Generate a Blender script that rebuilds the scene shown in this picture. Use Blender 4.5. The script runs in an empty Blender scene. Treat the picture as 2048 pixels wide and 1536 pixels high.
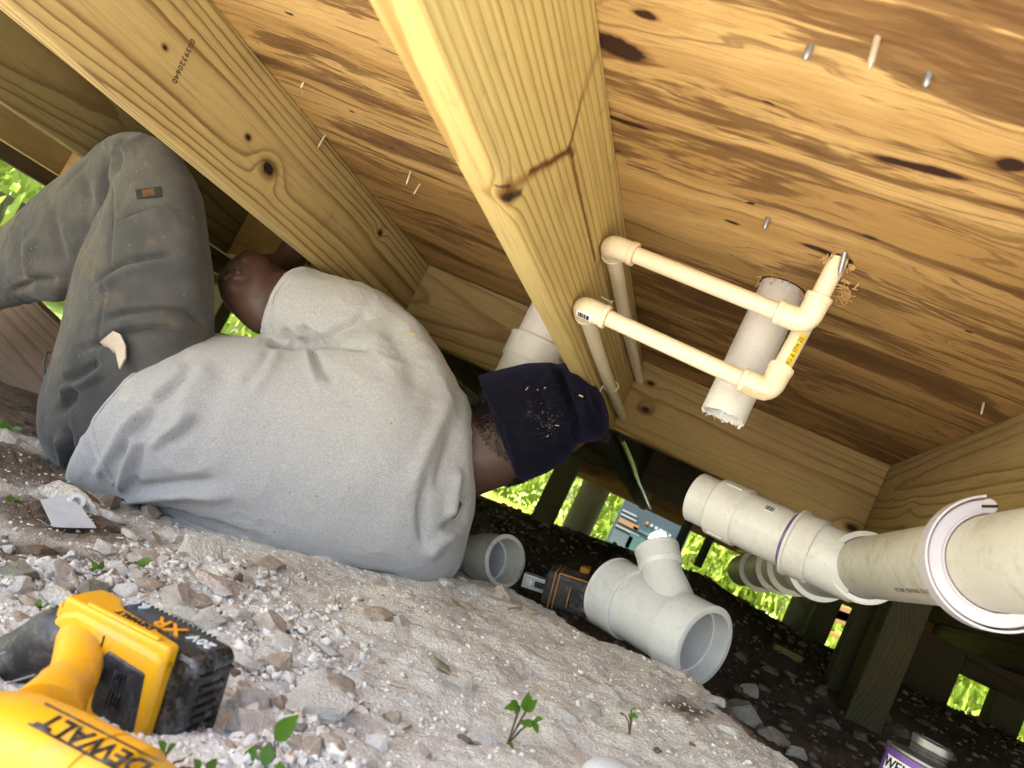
import bpy, bmesh, math, random
import numpy as np
from mathutils import Matrix, Vector

# ------------------------------------------------------------------ camera
F, CU, CV = 1538.0, 1024.0, 768.0
RM = np.array([[0.87707621, 0.39880938, -0.2677469],
               [0.19544984, 0.21287848, 0.95733072],
               [0.43879003, -0.89198309, 0.10876342]])
sc = bpy.context.scene
C = sc.collection
cam_d = bpy.data.cameras.new('camera')
cam = bpy.data.objects.new('camera', cam_d); C.objects.link(cam)
cam_d.sensor_width = 36.0; cam_d.lens = 36.0 * F / 2048.0
cam_d.dof.use_dof = True; cam_d.dof.focus_distance = 1.25; cam_d.dof.aperture_fstop = 8.0
cam_d.clip_start = 0.02; cam_d.clip_end = 500.0
m = Matrix.Identity(4)
for i in range(3):
    m[i][0] = RM[i, 0]; m[i][1] = -RM[i, 1]; m[i][2] = -RM[i, 2]
cam.matrix_world = m
sc.camera = cam

# ------------------------------------------------------------------ light
SUN_EL = math.radians(57); SUN_DIR = np.array([-0.9, -0.2, 0.0])
SUN_DIR = SUN_DIR / np.linalg.norm(SUN_DIR) * math.cos(SUN_EL); SUN_DIR[2] = math.sin(SUN_EL)
world = bpy.data.worlds.new('World'); sc.world = world; world.use_nodes = True
wn = world.node_tree.nodes; wl = world.node_tree.links
sky = wn.new('ShaderNodeTexSky'); sky.sky_type = 'NISHITA'; sky.sun_disc = False
sky.sun_elevation = SUN_EL; sky.sun_rotation = math.atan2(SUN_DIR[0], SUN_DIR[1])
sky.air_density = 1.0; sky.dust_density = 3.0; sky.ozone_density = 0.6
bg = wn['Background']; wl.new(sky.outputs[0], bg.inputs[0]); bg.inputs[1].default_value = 0.15
sun_d = bpy.data.lights.new('sun', 'SUN'); sun_d.energy = 5.0; sun_d.angle = math.radians(0.6); sun_d.color = (1.0, 0.95, 0.86)
sun = bpy.data.objects.new('sun', sun_d); C.objects.link(sun)
sun.rotation_euler = Vector(SUN_DIR).to_track_quat('Z', 'Y').to_euler()
sun.location = (0, -3, 6)
sc.view_settings.view_transform = 'Standard'; sc.view_settings.look = 'None'
sc.view_settings.exposure = 2.48; sc.view_settings.gamma = 1.0
sc.render.engine = 'CYCLES'
sc.cycles.use_denoising = True
sc.cycles.max_bounces = 6; sc.cycles.diffuse_bounces = 4; sc.cycles.glossy_bounces = 3
sc.cycles.sample_clamp_indirect = 6.0

rng = np.random.default_rng(7); random.seed(7)

# ------------------------------------------------------------------ photo rays (metres, camera at the origin, Y along the joists, Z up)
def ray(u, v): return RM @ np.array([u - CU, v - CV, F])
def at(u, v, y):
    d = ray(u, v); return d * (y / d[1])
def onz(u, v, z):
    d = ray(u, v); return d * (z / d[2])
def onx(u, v, x):
    d = ray(u, v); return d * (x / d[0])
def project(P):
    q = P @ RM
    return CU + F * q[:, 0] / q[:, 2], CV + F * q[:, 1] / q[:, 2]
def unit(v):
    v = np.asarray(v, float); return v / np.linalg.norm(v)

# ------------------------------------------------------------------ noise (numpy)
_perm = rng.random((64, 64, 64))
def vnoise(x, y, z=0.0):
    x, y, z = np.broadcast_arrays(np.asarray(x, float), y, z)
    xi = np.floor(x).astype(int); yi = np.floor(y).astype(int); zi = np.floor(z).astype(int)
    fx = x - xi; fy = y - yi; fz = z - zi
    fx = fx * fx * (3 - 2 * fx); fy = fy * fy * (3 - 2 * fy); fz = fz * fz * (3 - 2 * fz)
    g = lambda a, b, c: _perm[(xi + a) & 63, (yi + b) & 63, (zi + c) & 63]
    l = lambda a, b, t: a + (b - a) * t
    return l(l(l(g(0,0,0), g(1,0,0), fx), l(g(0,1,0), g(1,1,0), fx), fy),
             l(l(g(0,0,1), g(1,0,1), fx), l(g(0,1,1), g(1,1,1), fx), fy), fz) * 2 - 1
def fbm(x, y, z=0.0, o=4):
    s = 0; a = 1.0
    for k in range(o):
        s = s + a * vnoise(np.asarray(x) * 2**k + 11.3 * k, np.asarray(y) * 2**k + 5.1 * k, np.asarray(z) * 2**k + 3.7 * k); a *= 0.5
    return s

# ------------------------------------------------------------------ mesh builder
class MB:
    def __init__(s): s.v = []; s.f = []; s.n = 0
    def add(s, V, Fc):
        V = np.asarray(V, float).reshape(-1, 3)
        s.v.append(V); s.f += [tuple(int(i) + s.n for i in q) for q in Fc]; s.n += len(V); return s
    def obox(s, c, ax, h):
        c = np.asarray(c, float); ax = [np.asarray(a, float) for a in ax]
        V = [c + sx*h[0]*ax[0] + sy*h[1]*ax[1] + sz*h[2]*ax[2] for sz in (-1,1) for sy in (-1,1) for sx in (-1,1)]
        return s.add(V, [(0,2,3,1),(4,5,7,6),(0,1,5,4),(2,6,7,3),(0,4,6,2),(1,3,7,5)])
    def box(s, lo, hi):
        lo = np.array(lo, float); hi = np.array(hi, float)
        return s.obox((lo+hi)/2, np.eye(3), (hi-lo)/2)
    def loft(s, rings, cap=(True, True), close=False):
        n = len(rings[0]); k = len(rings); V = np.concatenate(rings); Fc = []
        for i in range(k if close else k - 1):
            a = i * n; b = ((i + 1) % k) * n
            for j in range(n):
                j2 = (j + 1) % n; Fc.append((a + j, a + j2, b + j2, b + j))
        if not close:
            if cap[0]: Fc.append(tuple(range(n))[::-1])
            if cap[1]: Fc.append(tuple((k-1)*n + j for j in range(n)))
        return s.add(V, Fc)
    def lathe(s, A, B, prof, n=40, close=False, cap=(False, False)):
        """prof: (t in metres from A towards B, radius)"""
        A = np.asarray(A, float); d = unit(np.asarray(B, float) - A)
        e = unit(np.cross(d, [0.31, 0.2, 0.93])); g = np.cross(d, e)
        th = np.linspace(0, 2*np.pi, n, endpoint=False)
        rings = [A + d*t + r*(np.cos(th)[:, None]*e + np.sin(th)[:, None]*g) for t, r in prof]
        return s.loft(rings, cap, close)
    def tube(s, path, r, n=16, cap=(True, True)):
        P = np.asarray(path, float); k = len(P); r = np.broadcast_to(r, (k,))
        T = np.gradient(P, axis=0); T /= np.linalg.norm(T, axis=1)[:, None]
        e = unit(np.cross(T[0], [0.31, 0.2, 0.93])); rings = []
        th = np.linspace(0, 2*np.pi, n, endpoint=False)
        for i in range(k):
            e = unit(e - T[i]*(e @ T[i])); g = np.cross(T[i], e)
            rings.append(P[i] + r[i]*(np.cos(th)[:, None]*e + np.sin(th)[:, None]*g))
        return s.loft(rings, cap)
    def mesh(s, name):
        me = bpy.data.meshes.new(name)
        me.from_pydata(np.concatenate(s.v).tolist(), [], s.f); me.validate(); me.update()
        bm = bmesh.new(); bm.from_mesh(me); bmesh.ops.recalc_face_normals(bm, faces=bm.faces); bm.to_mesh(me); bm.free()
        return me
    def build(s, name, mat, parent=None, smooth=40, bevel=0, **kw):
        return link(name, s.mesh(name), mat, parent, smooth, bevel, **kw)
def smooth_mesh(me, ang):
    me.polygons.foreach_set('use_smooth', [True]*len(me.polygons))
    if ang < 180: me.set_sharp_from_angle(angle=math.radians(ang))
def link(name, me, mat, parent=None, smooth=40, bevel=0, seg=2, **kw):
    if smooth: smooth_mesh(me, smooth)
    me.materials.clear()
    for mm in (mat if isinstance(mat, (list, tuple)) else [mat]): me.materials.append(mm)
    o = bpy.data.objects.new(name, me); C.objects.link(o)
    if parent is not None:
        o.parent = parent
        if parent.matrix_basis != Matrix.Identity(4):
            o.matrix_parent_inverse = parent.matrix_basis.inverted()
    if bevel:
        b = o.modifiers.new('bevel', 'BEVEL'); b.width = bevel; b.segments = seg; b.limit_method = 'ANGLE'; b.angle_limit = math.radians(35)
    tag(o, **kw); return o
def tag(o, label=None, cat=None, group=None, kind=None):
    if label: o['label'] = label
    if cat: o['category'] = cat
    if group: o['group'] = group
    if kind: o['kind'] = kind
    return o
def empty(name, loc=(0, 0, 0), **kw):
    o = bpy.data.objects.new(name, None); C.objects.link(o); o.location = tuple(loc); o.empty_display_size = 0.05
    return tag(o, **kw)

# ------------------------------------------------------------------ material helper
class NT:
    def __init__(s, name):
        s.m = bpy.data.materials.new(name); s.m.use_nodes = True
        s.t = s.m.node_tree; s.N = s.t.nodes; s.L = s.t.links
        s.b = s.N['Principled BSDF']; s.out = s.N['Material Output']
        s._tc = None
    def _in(s, sock, v):
        if hasattr(v, 'is_output') or isinstance(v, bpy.types.NodeSocket): s.L.new(v, sock)
        else:
            if isinstance(v, (tuple, list, np.ndarray)) and sock.type == 'RGBA' and len(v) == 3: v = (*v, 1.0)
            sock.default_value = v
    def obj(s):
        if s._tc is None: s._tc = s.N.new('ShaderNodeTexCoord')
        return s._tc.outputs['Object']
    def math(s, op, a, b=0.0, c=0.0, clamp=False):
        n = s.N.new('ShaderNodeMath'); n.operation = op; n.use_clamp = clamp
        for i, v in enumerate((a, b, c)): s._in(n.inputs[i], v)
        return n.outputs[0]
    def add(s, a, b): return s.math('ADD', a, b)
    def mul(s, a, b): return s.math('MULTIPLY', a, b)
    def vm(s, op, a, b=(0,0,0), sc_=None):
        n = s.N.new('ShaderNodeVectorMath'); n.operation = op
        s._in(n.inputs[0], a); s._in(n.inputs[1], b)
        if sc_ is not None: s._in(n.inputs['Scale'], sc_)
        return n.outputs['Value'] if op in ('LENGTH', 'DOT_PRODUCT', 'DISTANCE') else n.outputs['Vector']
    def sep(s, v):
        n = s.N.new('ShaderNodeSeparateXYZ'); s._in(n.inputs[0], v); return n.outputs
    def comb(s, x, y, z):
        n = s.N.new('ShaderNodeCombineXYZ')
        for i, v in enumerate((x, y, z)): s._in(n.inputs[i], v)
        return n.outputs[0]
    def noise(s, v, scale=5.0, detail=3.0, rough=0.5, dist=0.0, col=False):
        n = s.N.new('ShaderNodeTexNoise'); s._in(n.inputs['Vector'], v); n.inputs['Scale'].default_value = scale
        n.inputs['Detail'].default_value = detail; n.inputs['Roughness'].default_value = rough; n.inputs['Distortion'].default_value = dist
        return n.outputs['Color'] if col else n.outputs['Fac']
    def voro(s, v, scale, feature='F1', out='Distance'):
        n = s.N.new('ShaderNodeTexVoronoi'); n.feature = feature; s._in(n.inputs['Vector'], v); n.inputs['Scale'].default_value = scale
        return n.outputs[out]
    def mix(s, f, a, b, mode='MIX'):
        n = s.N.new('ShaderNodeMix'); n.data_type = 'RGBA'; n.blend_type = mode
        s._in(n.inputs[0], f); s._in(n.inputs[6], a); s._in(n.inputs[7], b); return n.outputs[2]
    def ramp(s, f, stops, interp='LINEAR'):
        n = s.N.new('ShaderNodeValToRGB'); s._in(n.inputs[0], f); e = n.color_ramp.elements; n.color_ramp.interpolation = interp
        while len(e) < len(stops): e.new(0.5)
        for q, (p, c) in zip(e, stops):
            q.position = p; q.color = (*c, 1.0) if len(c) == 3 else c
        return n.outputs[0]
    def smooth(s, v, a, b, lo=0.0, hi=1.0):
        n = s.N.new('ShaderNodeMapRange'); n.interpolation_type = 'SMOOTHSTEP'; s._in(n.inputs[0], v)
        for i, q in enumerate((a, b, lo, hi)): s._in(n.inputs[i+1], q)
        return n.outputs[0]
    def attr(s, name, out='Fac'):
        n = s.N.new('ShaderNodeAttribute'); n.attribute_name = name; return n.outputs[out]
    def bump(s, h, strength=0.3, dist=0.002):
        n = s.N.new('ShaderNodeBump'); s._in(n.inputs['Height'], h); n.inputs['Strength'].default_value = strength; n.inputs['Distance'].default_value = dist
        s.L.new(n.outputs[0], s.b.inputs['Normal'])
    def seg(s, p2, A, B, w):
        """soft mask round the segment AB in the local (y, z) plane"""
        A = (0.0, A[0], A[1]); d = np.array([0.0, B[0]-A[1], B[1]-A[2]]); l2 = float(d @ d) + 1e-9
        pa = s.vm('SUBTRACT', p2, A); h = s.math('DIVIDE', s.vm('DOT_PRODUCT', pa, tuple(d)), l2, clamp=True)
        q = s.vm('SUBTRACT', pa, s.vm('SCALE', tuple(d), sc_=h))
        return s.smooth(s.vm('LENGTH', q), w, 0.0)
    def done(s, color=None, rough=0.6, spec=0.3, metal=0.0, **kw):
        if color is not None: s._in(s.b.inputs['Base Color'], color)
        s._in(s.b.inputs['Roughness'], rough); s.b.inputs['Specular IOR Level'].default_value = spec; s.b.inputs['Metallic'].default_value = metal
        for k, v in kw.items(): s._in(s.b.inputs[k], v)
        return s.m
def plain(name, col, rough=0.5, spec=0.4, metal=0.0, dirt=0.0, dirtcol=(0.25, 0.2, 0.15), dscale=25, bump=0.0, **kw):
    n = NT(name); c = col
    if dirt:
        f = n.noise(n.obj(), dscale, 6, 0.65); f2 = n.noise(n.vm('ADD', n.obj(), (3.1, 1.7, 9.2)), dscale*5, 4, 0.6)
        f = n.smooth(n.add(n.mul(f, 0.75), n.mul(f2, 0.25)), 0.45, 0.72, 0.0, dirt)
        c = n.mix(f, col, dirtcol)
    if bump: n.bump(n.noise(n.obj(), 180, 3, 0.6), bump, 0.001)
    return n.done(c, rough, spec, metal, **kw)

def wood(name, early, late, pith=(-0.09, 0.09), sp=0.012, taper=0.02, wob=0.02, seed=0.0, knots=(), streaks=(), stain=0.25,
         staincol=(0.16, 0.09, 0.035), fine=1.0, soft=0.0):
    """solid pine: growth rings round a pith that runs along local Y, cut by the faces of the board"""
    n = NT(name); p = n.obj(); x, y, z = n.sep(p)
    ps = n.vm('ADD', n.vm('MULTIPLY', p, (1, 0.22, 1)), (seed*3.1, seed*1.7, seed*5.3))
    w1 = n.noise(ps, 4.5, 2, 0.45); w2 = n.noise(n.vm('ADD', ps, (7.7, 2.2, 4.1)), 16, 2, 0.5)
    w3 = n.noise(n.vm('MULTIPLY', ps, (1, 3, 1)), 60, 2, 0.5)
    dx = n.add(x, -pith[0]); dz = n.add(z, -pith[1])
    r = n.math('SQRT', n.add(n.mul(dx, dx), n.mul(dz, dz)))
    r = n.add(r, n.mul(y, taper)); r = n.add(r, n.mul(n.add(w1, -0.5), wob*3)); r = n.add(r, n.mul(n.add(w2, -0.5), wob*0.45)); r = n.add(r, n.mul(n.add(w3, -.5), wob*.10))
    p2 = n.comb(0.0, y, z); kd = None; kmask = None
    for (ky, kz, kr) in knots:
        q = n.vm('SUBTRACT', p2, (0.0, ky, kz)); q = n.vm('MULTIPLY', q, (1, 0.62, 1)); d = n.vm('LENGTH', q)
        d = n.add(d, n.smooth(x, 0.0165, 0.004, 0.0, kr*1.2))
        push = n.mul(n.math('EXPONENT', n.mul(n.math('POWER', n.math('DIVIDE', d, kr*2.6), 2.0), -1.0)), kr*1.5)
        r = n.add(r, push)
        dn = n.add(d, n.mul(n.add(w3, -0.5), kr*0.7))
        k = n.smooth(dn, kr, kr*0.62); kmask = k if kmask is None else n.math('MAXIMUM', kmask, k)
        kk = n.smooth(dn, kr*2.2, kr*0.8); kd = kk if kd is None else n.math('MAXIMUM', kd, kk)
    rj = n.noise(n.comb(n.mul(r, 1.0/sp), seed, 0.0), 0.37, 2, 0.5)
    t = n.math('FRACT', n.add(n.math('DIVIDE', r, sp), n.mul(rj, 1.6)))
    ring = n.ramp(t, [(0.0, (0.05,)*3), (0.45, (0.09,)*3), (0.68, (0.26,)*3), (0.86, (1, 1, 1)), (0.95, (0.95,)*3), (1.0, (0.05,)*3)])
    fib = n.noise(n.vm('MULTIPLY', p, (400, 9, 400)), 1.0, 3, 0.6)
    fade = n.noise(n.vm('ADD', ps, (1.2, 8.8, 3.3)), 6, 2, 0.5)
    rr = n.mul(ring, n.smooth(fade, 0.2, 0.62, 0.42, 1.0))
    c = n.mix(rr, early, late)
    c = n.mix(n.smooth(fib, 0.35, 0.75, 0.0, 0.30*fine), c, tuple(q*0.58 for q in early))
    fb2 = n.noise(n.vm('MULTIPLY', n.vm('ADD', p, (seed, 0, 0)), (150, 5, 150)), 1.0, 4, 0.65); c = n.mix(n.smooth(fb2, 0.48, 0.72, 0.0, 0.38*fine), c, tuple(q*0.60 for q in late))
    smg = n.noise(n.vm('ADD', p, (seed*2.3, 1.1, 0)), 13, 5, 0.7); c = n.mix(n.smooth(smg, 0.56, 0.72, 0.0, 0.30), c, (0.15, 0.115, 0.065))
    blot = n.noise(n.vm('ADD', n.vm('MULTIPLY', p, (1, 0.5, 1)), (seed, 3.3, 9.1)), 5, 4, 0.6)
    c = n.mix(n.smooth(blot, 0.5, 0.75, 0.0, stain), c, staincol)
    c = n.mix(n.smooth(blot, 0.5, 0.25, 0.0, 0.25), c, tuple(min(1, q*1.12) for q in early))
    if kmask is not None:
        c = n.mix(n.mul(kd, 0.75), c, (late[0]*0.6, late[1]*0.5, late[2]*0.45))
        c = n.mix(kmask, c, (0.018, 0.009, 0.005))
    for (A, B, w, col, st) in streaks:
        pw = n.vm('ADD', p2, n.vm('SCALE', n.vm('SUBTRACT', n.noise(p, 45, 3, 0.6, col=True), (0.5, 0.5, 0.5)), sc_=w*1.1))
        c = n.mix(n.mul(n.mul(n.seg(pw, A, B, w), n.smooth(x, 0.010, 0.0175)), st), c, col)
    h = n.add(n.mul(ring, 0.5), n.mul(fib, 0.7))
    n.bump(h, 0.35, 0.0012)
    return n.done(c, n.smooth(fib, 0.3, 0.7, 0.62, 0.8), 0.25)

def plywood(name, seed=0.0, light=(0.60, 0.395, 0.155), mid=(0.43, 0.255, 0.084), dark=(0.085, 0.038, 0.014), knots=()):
    """rotary-cut pine veneer: wild grain along world X with brown resin streaks and dark patches"""
    n = NT(name); p = n.vm('ADD', n.obj(), (seed*1.37, seed*2.11, 0.0))
    wv = n.noise(n.vm('MULTIPLY', p, (1.6, 5, 1)), 1.0, 3, 0.5)
    wv2 = n.noise(n.vm('MULTIPLY', p, (4.5, 16, 1)), 1.0, 3, 0.55)
    x, y, z = n.sep(p)
    yy = n.add(y, n.add(n.mul(n.add(wv, -0.5), 0.26), n.mul(n.add(wv2, -0.5), 0.05)))
    g = n.noise(n.comb(n.mul(x, 0.9), n.mul(yy, 20), 0.3), 1.0, 4, 0.55)
    c = n.mix(n.smooth(g, 0.36, 0.66), light, mid)
    # contour lines of the veneer
    t = n.math('FRACT', n.mul(n.add(yy, n.mul(x, 0.04)), 26.0))
    ln = n.smooth(t, 0.6, 0.95); ln = n.mul(ln, n.smooth(t, 1.0, 0.965))
    fd = n.noise(n.vm('MULTIPLY', p, (2.2, 7, 1)), 1.0, 2, 0.5)
    c = n.mix(n.mul(ln, n.smooth(fd, 0.4, 0.62, 0.0, 0.62)), c, mid)
    # broad flame streaks, ragged at their ends
    s1 = n.noise(n.comb(n.mul(x, 2.3), n.mul(yy, 17), 4.4), 1.0, 5, 0.62, 0.5)
    rag = n.noise(n.comb(n.mul(x, 14), n.mul(y, 160), 1.0), 1.0, 3, 0.6)
    s1 = n.add(s1, n.mul(n.add(rag, -0.5), 0.30))
    area = n.noise(n.vm('MULTIPLY', p, (1.7, 2.6, 1)), 1.0, 2, 0.5)
    thr = n.smooth(area, 0.3, 0.7, 0.03, -0.105)
    k1 = n.smooth(n.math('SUBTRACT', s1, thr), 0.525, 0.59)
    c = n.mix(n.mul(k1, 0.80), c, (0.14, 0.066, 0.022))
    k2 = n.smooth(n.math('SUBTRACT', s1, thr), 0.60, 0.70); c = n.mix(n.mul(k2, 0.75), c, dark)
    s3 = n.noise(n.comb(n.mul(x, 3.2), n.mul(yy, 85), 7.7), 1.0, 4, 0.6, 0.3); s3 = n.math('SUBTRACT', n.add(s3, n.mul(n.add(rag, -0.5), 0.12)), n.mul(thr, 0.6))
    c = n.mix(n.mul(n.smooth(s3, 0.56, 0.64), 0.62), c, (0.155, 0.075, 0.026))
    fib = n.noise(n.comb(n.mul(x, 16), n.mul(y, 420), 1.0), 1.0, 3, 0.65)
    c = n.mix(n.smooth(fib, 0.42, 0.74, 0.0, 0.5), c, (0.22, 0.125, 0.046))
    speck = n.voro(n.vm('MULTIPLY', n.vm('ADD', p, n.vm('SCALE', n.noise(p, 30, 2, .5, col=True), sc_=0.02)), (11, 26, 1)), 1.0)
    c = n.mix(n.smooth(speck, 0.085, 0.05), c, (0.03, 0.014, 0.007))
    fx = n.noise(n.comb(n.mul(x, 30), n.mul(y, 90), 2.0), 1.0, 4, 0.6, 0.4, col=True)
    for (kx, ky, ra, rb, rot) in knots:
        q = n.vm('SUBTRACT', n.vm('ADD', n.obj(), n.vm('SCALE', n.vm('SUBTRACT', fx, (0.5, 0.5, 0.5)), sc_=min(ra, rb)*1.3)), (kx, ky, 0.0)); qx, qy, _ = n.sep(q)
        cr, sr = math.cos(rot), math.sin(rot)
        a = n.math('DIVIDE', n.add(n.mul(qx, cr), n.mul(qy, sr)), ra); b = n.math('DIVIDE', n.add(n.mul(qy, cr), n.mul(qx, -sr)), rb)
        d = n.math('SQRT', n.add(n.mul(a, a), n.mul(b, b)))
        c = n.mix(n.smooth(d, 1.5, 0.85, 0.0, 0.7), c, (0.16, 0.065, 0.02)); c = n.mix(n.smooth(d, 1.0, 0.75), c, (0.035, 0.014, 0.008))
    n.bump(n.add(n.mul(fib, 0.8), n.mul(k1, -0.3)), 0.45, 0.0012)
    return n.done(c, 0.62, 0.28)

# ================================================================== THE SETTING: ground
CTRL = np.array([
 (-.30,.50,-.315),(-.55,.75,-.335),(-1.02,1.30,-.375),(-.70,1.30,-.30),(-.33,1.30,-.222),(.03,1.30,-.172),(.156,1.25,-.155),(.255,1.01,-.150),(-.22,1.46,-.19),(-.07,.75,-.235),
 (.12,.85,-.19),(.2,.6,-.20),(.33,.7,-.17),(-.45,1.5,-.24),(-.8,1.55,-.30),(.30,1.45,-.265),(.12,1.7,-.28),(-.2,1.9,-.26),(.5,1.2,-.26),(.42,.95,-.235),(.7,1.8,-.24),(.15,1.5,-.25),
 (-.1,1.62,-.23),(0,2.6,-.2),(.6,2.6,-.19),(-.6,2.4,-.24),(0,3.4,-.085),(.3,3.6,-.03),(.18,3.5,.0),(-.3,3.4,-.1),(.65,3.5,-.075),(1.1,3.3,-.07),(1.7,3.2,-.045),(-.6,3.3,-.13),(-1.5,1.6,-.38),
 (-2.5,2,-.4),(-2.6,0,-.5),(-1.2,.6,-.42),(0,-.4,-.36),(0,-2,-.45),(1.5,0,-.3),(1.3,1.2,-.24),(-1.2,-1,-.5),(0,6,-.2),(-3,6,-.28),(3,6,-.16),(-3,3.5,-.35),
 (3,2,-.25),(40,40,-.3),(-40,40,-.3),(40,-40,-.5),(-40,-40,-.5),(0,12,-.2),(-12,3,-.35),(12,3,-.3),(0,-12,-.5)])
def _phi(r): return np.sqrt(r*r + 0.03**2)
_D = np.linalg.norm(CTRL[:, None, :2] - CTRL[None, :, :2], axis=2)
_A = np.block([[_phi(_D) , np.ones((len(CTRL), 1))], [np.ones((1, len(CTRL))), np.zeros((1, 1))]])
_W = np.linalg.solve(_A - np.diag(np.r_[np.full(len(CTRL), .01), 0]), np.r_[CTRL[:, 2], 0])
def ground_h(x, y, fine=True):
    x = np.asarray(x, float); y = np.asarray(y, float); h = np.full(x.shape, _W[-1])
    for (cx, cy, _), w in zip(CTRL, _W[:-1]): h = h + w*_phi(np.hypot(x-cx, y-cy))
    near = np.exp(-((np.hypot(x, y-1)/4.0)**2))
    h = h + 0.020*fbm(x*4, y*4, 0.5, 3)*near
    if fine: h = h + near*(0.0075*fbm(x*22, y*22, 2.5, 3) + 0.0030*fbm(x*130, y*130, 4.5, 3))
    return h
_lx = np.arange(-2.6, 2.6, .008); _ly = np.arange(.2, 6.2, .008); _LX, _LY = np.meshgrid(_lx, _ly)
_LC = ground_h(_LX, _LY, False); _LF = ground_h(_LX, _LY, True)
def ground_at(x, y, fine=True):
    T = _LF if fine else _LC; a = np.clip((np.asarray(x)+2.6)/.008, 0, len(_lx)-2.001); b = np.clip((np.asarray(y)-.2)/.008, 0, len(_ly)-2.001)
    i = a.astype(int); j = b.astype(int); fa = a-i; fb = b-j
    return (T[j, i]*(1-fa)+T[j, i+1]*fa)*(1-fb) + (T[j+1, i]*(1-fa)+T[j+1, i+1]*fa)*fb
def ground_hit(u, v):
    """where the photo ray of a pixel meets the ground"""
    d = ray(u, v); d = d / d[1]; ys = np.linspace(0.3, 6, 700); P = d[None]*ys[:, None]
    below = P[:, 2] < ground_at(P[:, 0], P[:, 1], False)
    i = int(np.argmax(below)) if below.any() else len(ys)-1
    return P[i]
def axis(lo, hi, a, b, fine, mid, far):
    inner = np.arange(a, b, fine)
    up = [b]; s = fine
    while up[-1] < hi: s = min(s*mid, far); up.append(up[-1]+s)
    dn = [a]; s = fine
    while dn[-1] > lo: s = min(s*mid, far); dn.append(dn[-1]-s)
    return np.array(dn[1:][::-1] + list(inner) + up)
gx = axis(-90, 90, -1.35, 0.55, 0.0045, 1.07, 6.0); gy = axis(-90, 90, 0.36, 1.75, 0.0045, 1.06, 6.0)
GX, GY = np.meshgrid(gx, gy); GZ = ground_h(GX, GY)
nx, ny = len(gx), len(gy)
me = bpy.data.meshes.new('ground')
idx = np.arange(nx*ny).reshape(ny, nx)
quads = np.stack([idx[:-1, :-1], idx[:-1, 1:], idx[1:, 1:], idx[1:, :-1]], -1).reshape(-1, 4)
me.vertices.add(nx*ny); me.vertices.foreach_set('co', np.stack([GX, GY, GZ], -1).reshape(-1))
me.loops.add(quads.size); me.loops.foreach_set('vertex_index', quads.reshape(-1).astype(np.int32))
me.polygons.add(len(quads)); me.polygons.foreach_set('loop_start', np.arange(0, quads.size, 4, dtype=np.int32))
me.update(); me.validate()
# what the ground is made of: 0 crushed limestone dust, 1 brown soil, 2 lawn
def soil_of(x, y):
    s = np.zeros_like(x)
    e = fbm(x*5, y*5, 9.0, 3)*0.09
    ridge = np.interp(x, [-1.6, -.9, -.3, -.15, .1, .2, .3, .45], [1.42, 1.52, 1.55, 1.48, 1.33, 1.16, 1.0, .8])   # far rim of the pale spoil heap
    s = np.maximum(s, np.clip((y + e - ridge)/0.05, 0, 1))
    for cx, cy, rx, ry in ((-.66, .86, .13, .08), (-.82, 1.02, .16, .10), (-1.15, 1.2, .3, .17), (.10, 1.06, .035, .06), (-1.0, .78, .22, .15)):
        s = np.maximum(s, np.clip(1.35 - np.hypot((x-cx)/rx, (y-cy)/ry) + e*3, 0, 1))
    out = (y > 5.6) | (x < -3.3) | (x > 3.2)
    return np.where(out, 2.0, s)
S = soil_of(GX, GY).reshape(-1)
a = me.attributes.new('soil', 'FLOAT', 'POINT'); a.data.foreach_set('value', S.astype(np.float32))
n = NT('ground'); soil = n.attr('soil'); p = n.obj()
g1 = n.noise(p, 9, 4, 0.6); g2 = n.noise(p, 75, 5, 0.7); g3 = n.noise(p, 420, 3, 0.7); vs = n.voro(p, 210)
pale = n.mix(n.smooth(g1, 0.35, 0.68), (0.74, 0.70, 0.62), (0.64, 0.59, 0.505))
pale = n.mix(n.smooth(g2, 0.46, 0.76, 0, 0.5), pale, (0.45, 0.385, 0.31))
pale = n.mix(n.smooth(g3, 0.53, 0.66, 0, 0.6), pale, (0.70, 0.66, 0.58))
pale = n.mix(n.smooth(g3, 0.43, 0.33, 0, 0.65), pale, (0.27, 0.225, 0.18))
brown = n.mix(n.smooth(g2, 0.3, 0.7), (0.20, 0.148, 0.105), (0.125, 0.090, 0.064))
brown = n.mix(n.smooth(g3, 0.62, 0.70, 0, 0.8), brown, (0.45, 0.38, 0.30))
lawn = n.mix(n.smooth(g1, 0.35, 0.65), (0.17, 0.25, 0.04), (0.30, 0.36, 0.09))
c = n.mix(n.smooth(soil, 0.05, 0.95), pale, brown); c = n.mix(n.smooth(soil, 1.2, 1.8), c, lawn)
n.bump(n.add(n.add(n.mul(g2, 0.7), n.mul(g3, 0.6)), n.mul(vs, -0.3)), 0.9, 0.005)
link('ground', me, n.done(c, 0.95, 0.1), smooth=180, kind='structure')

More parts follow.
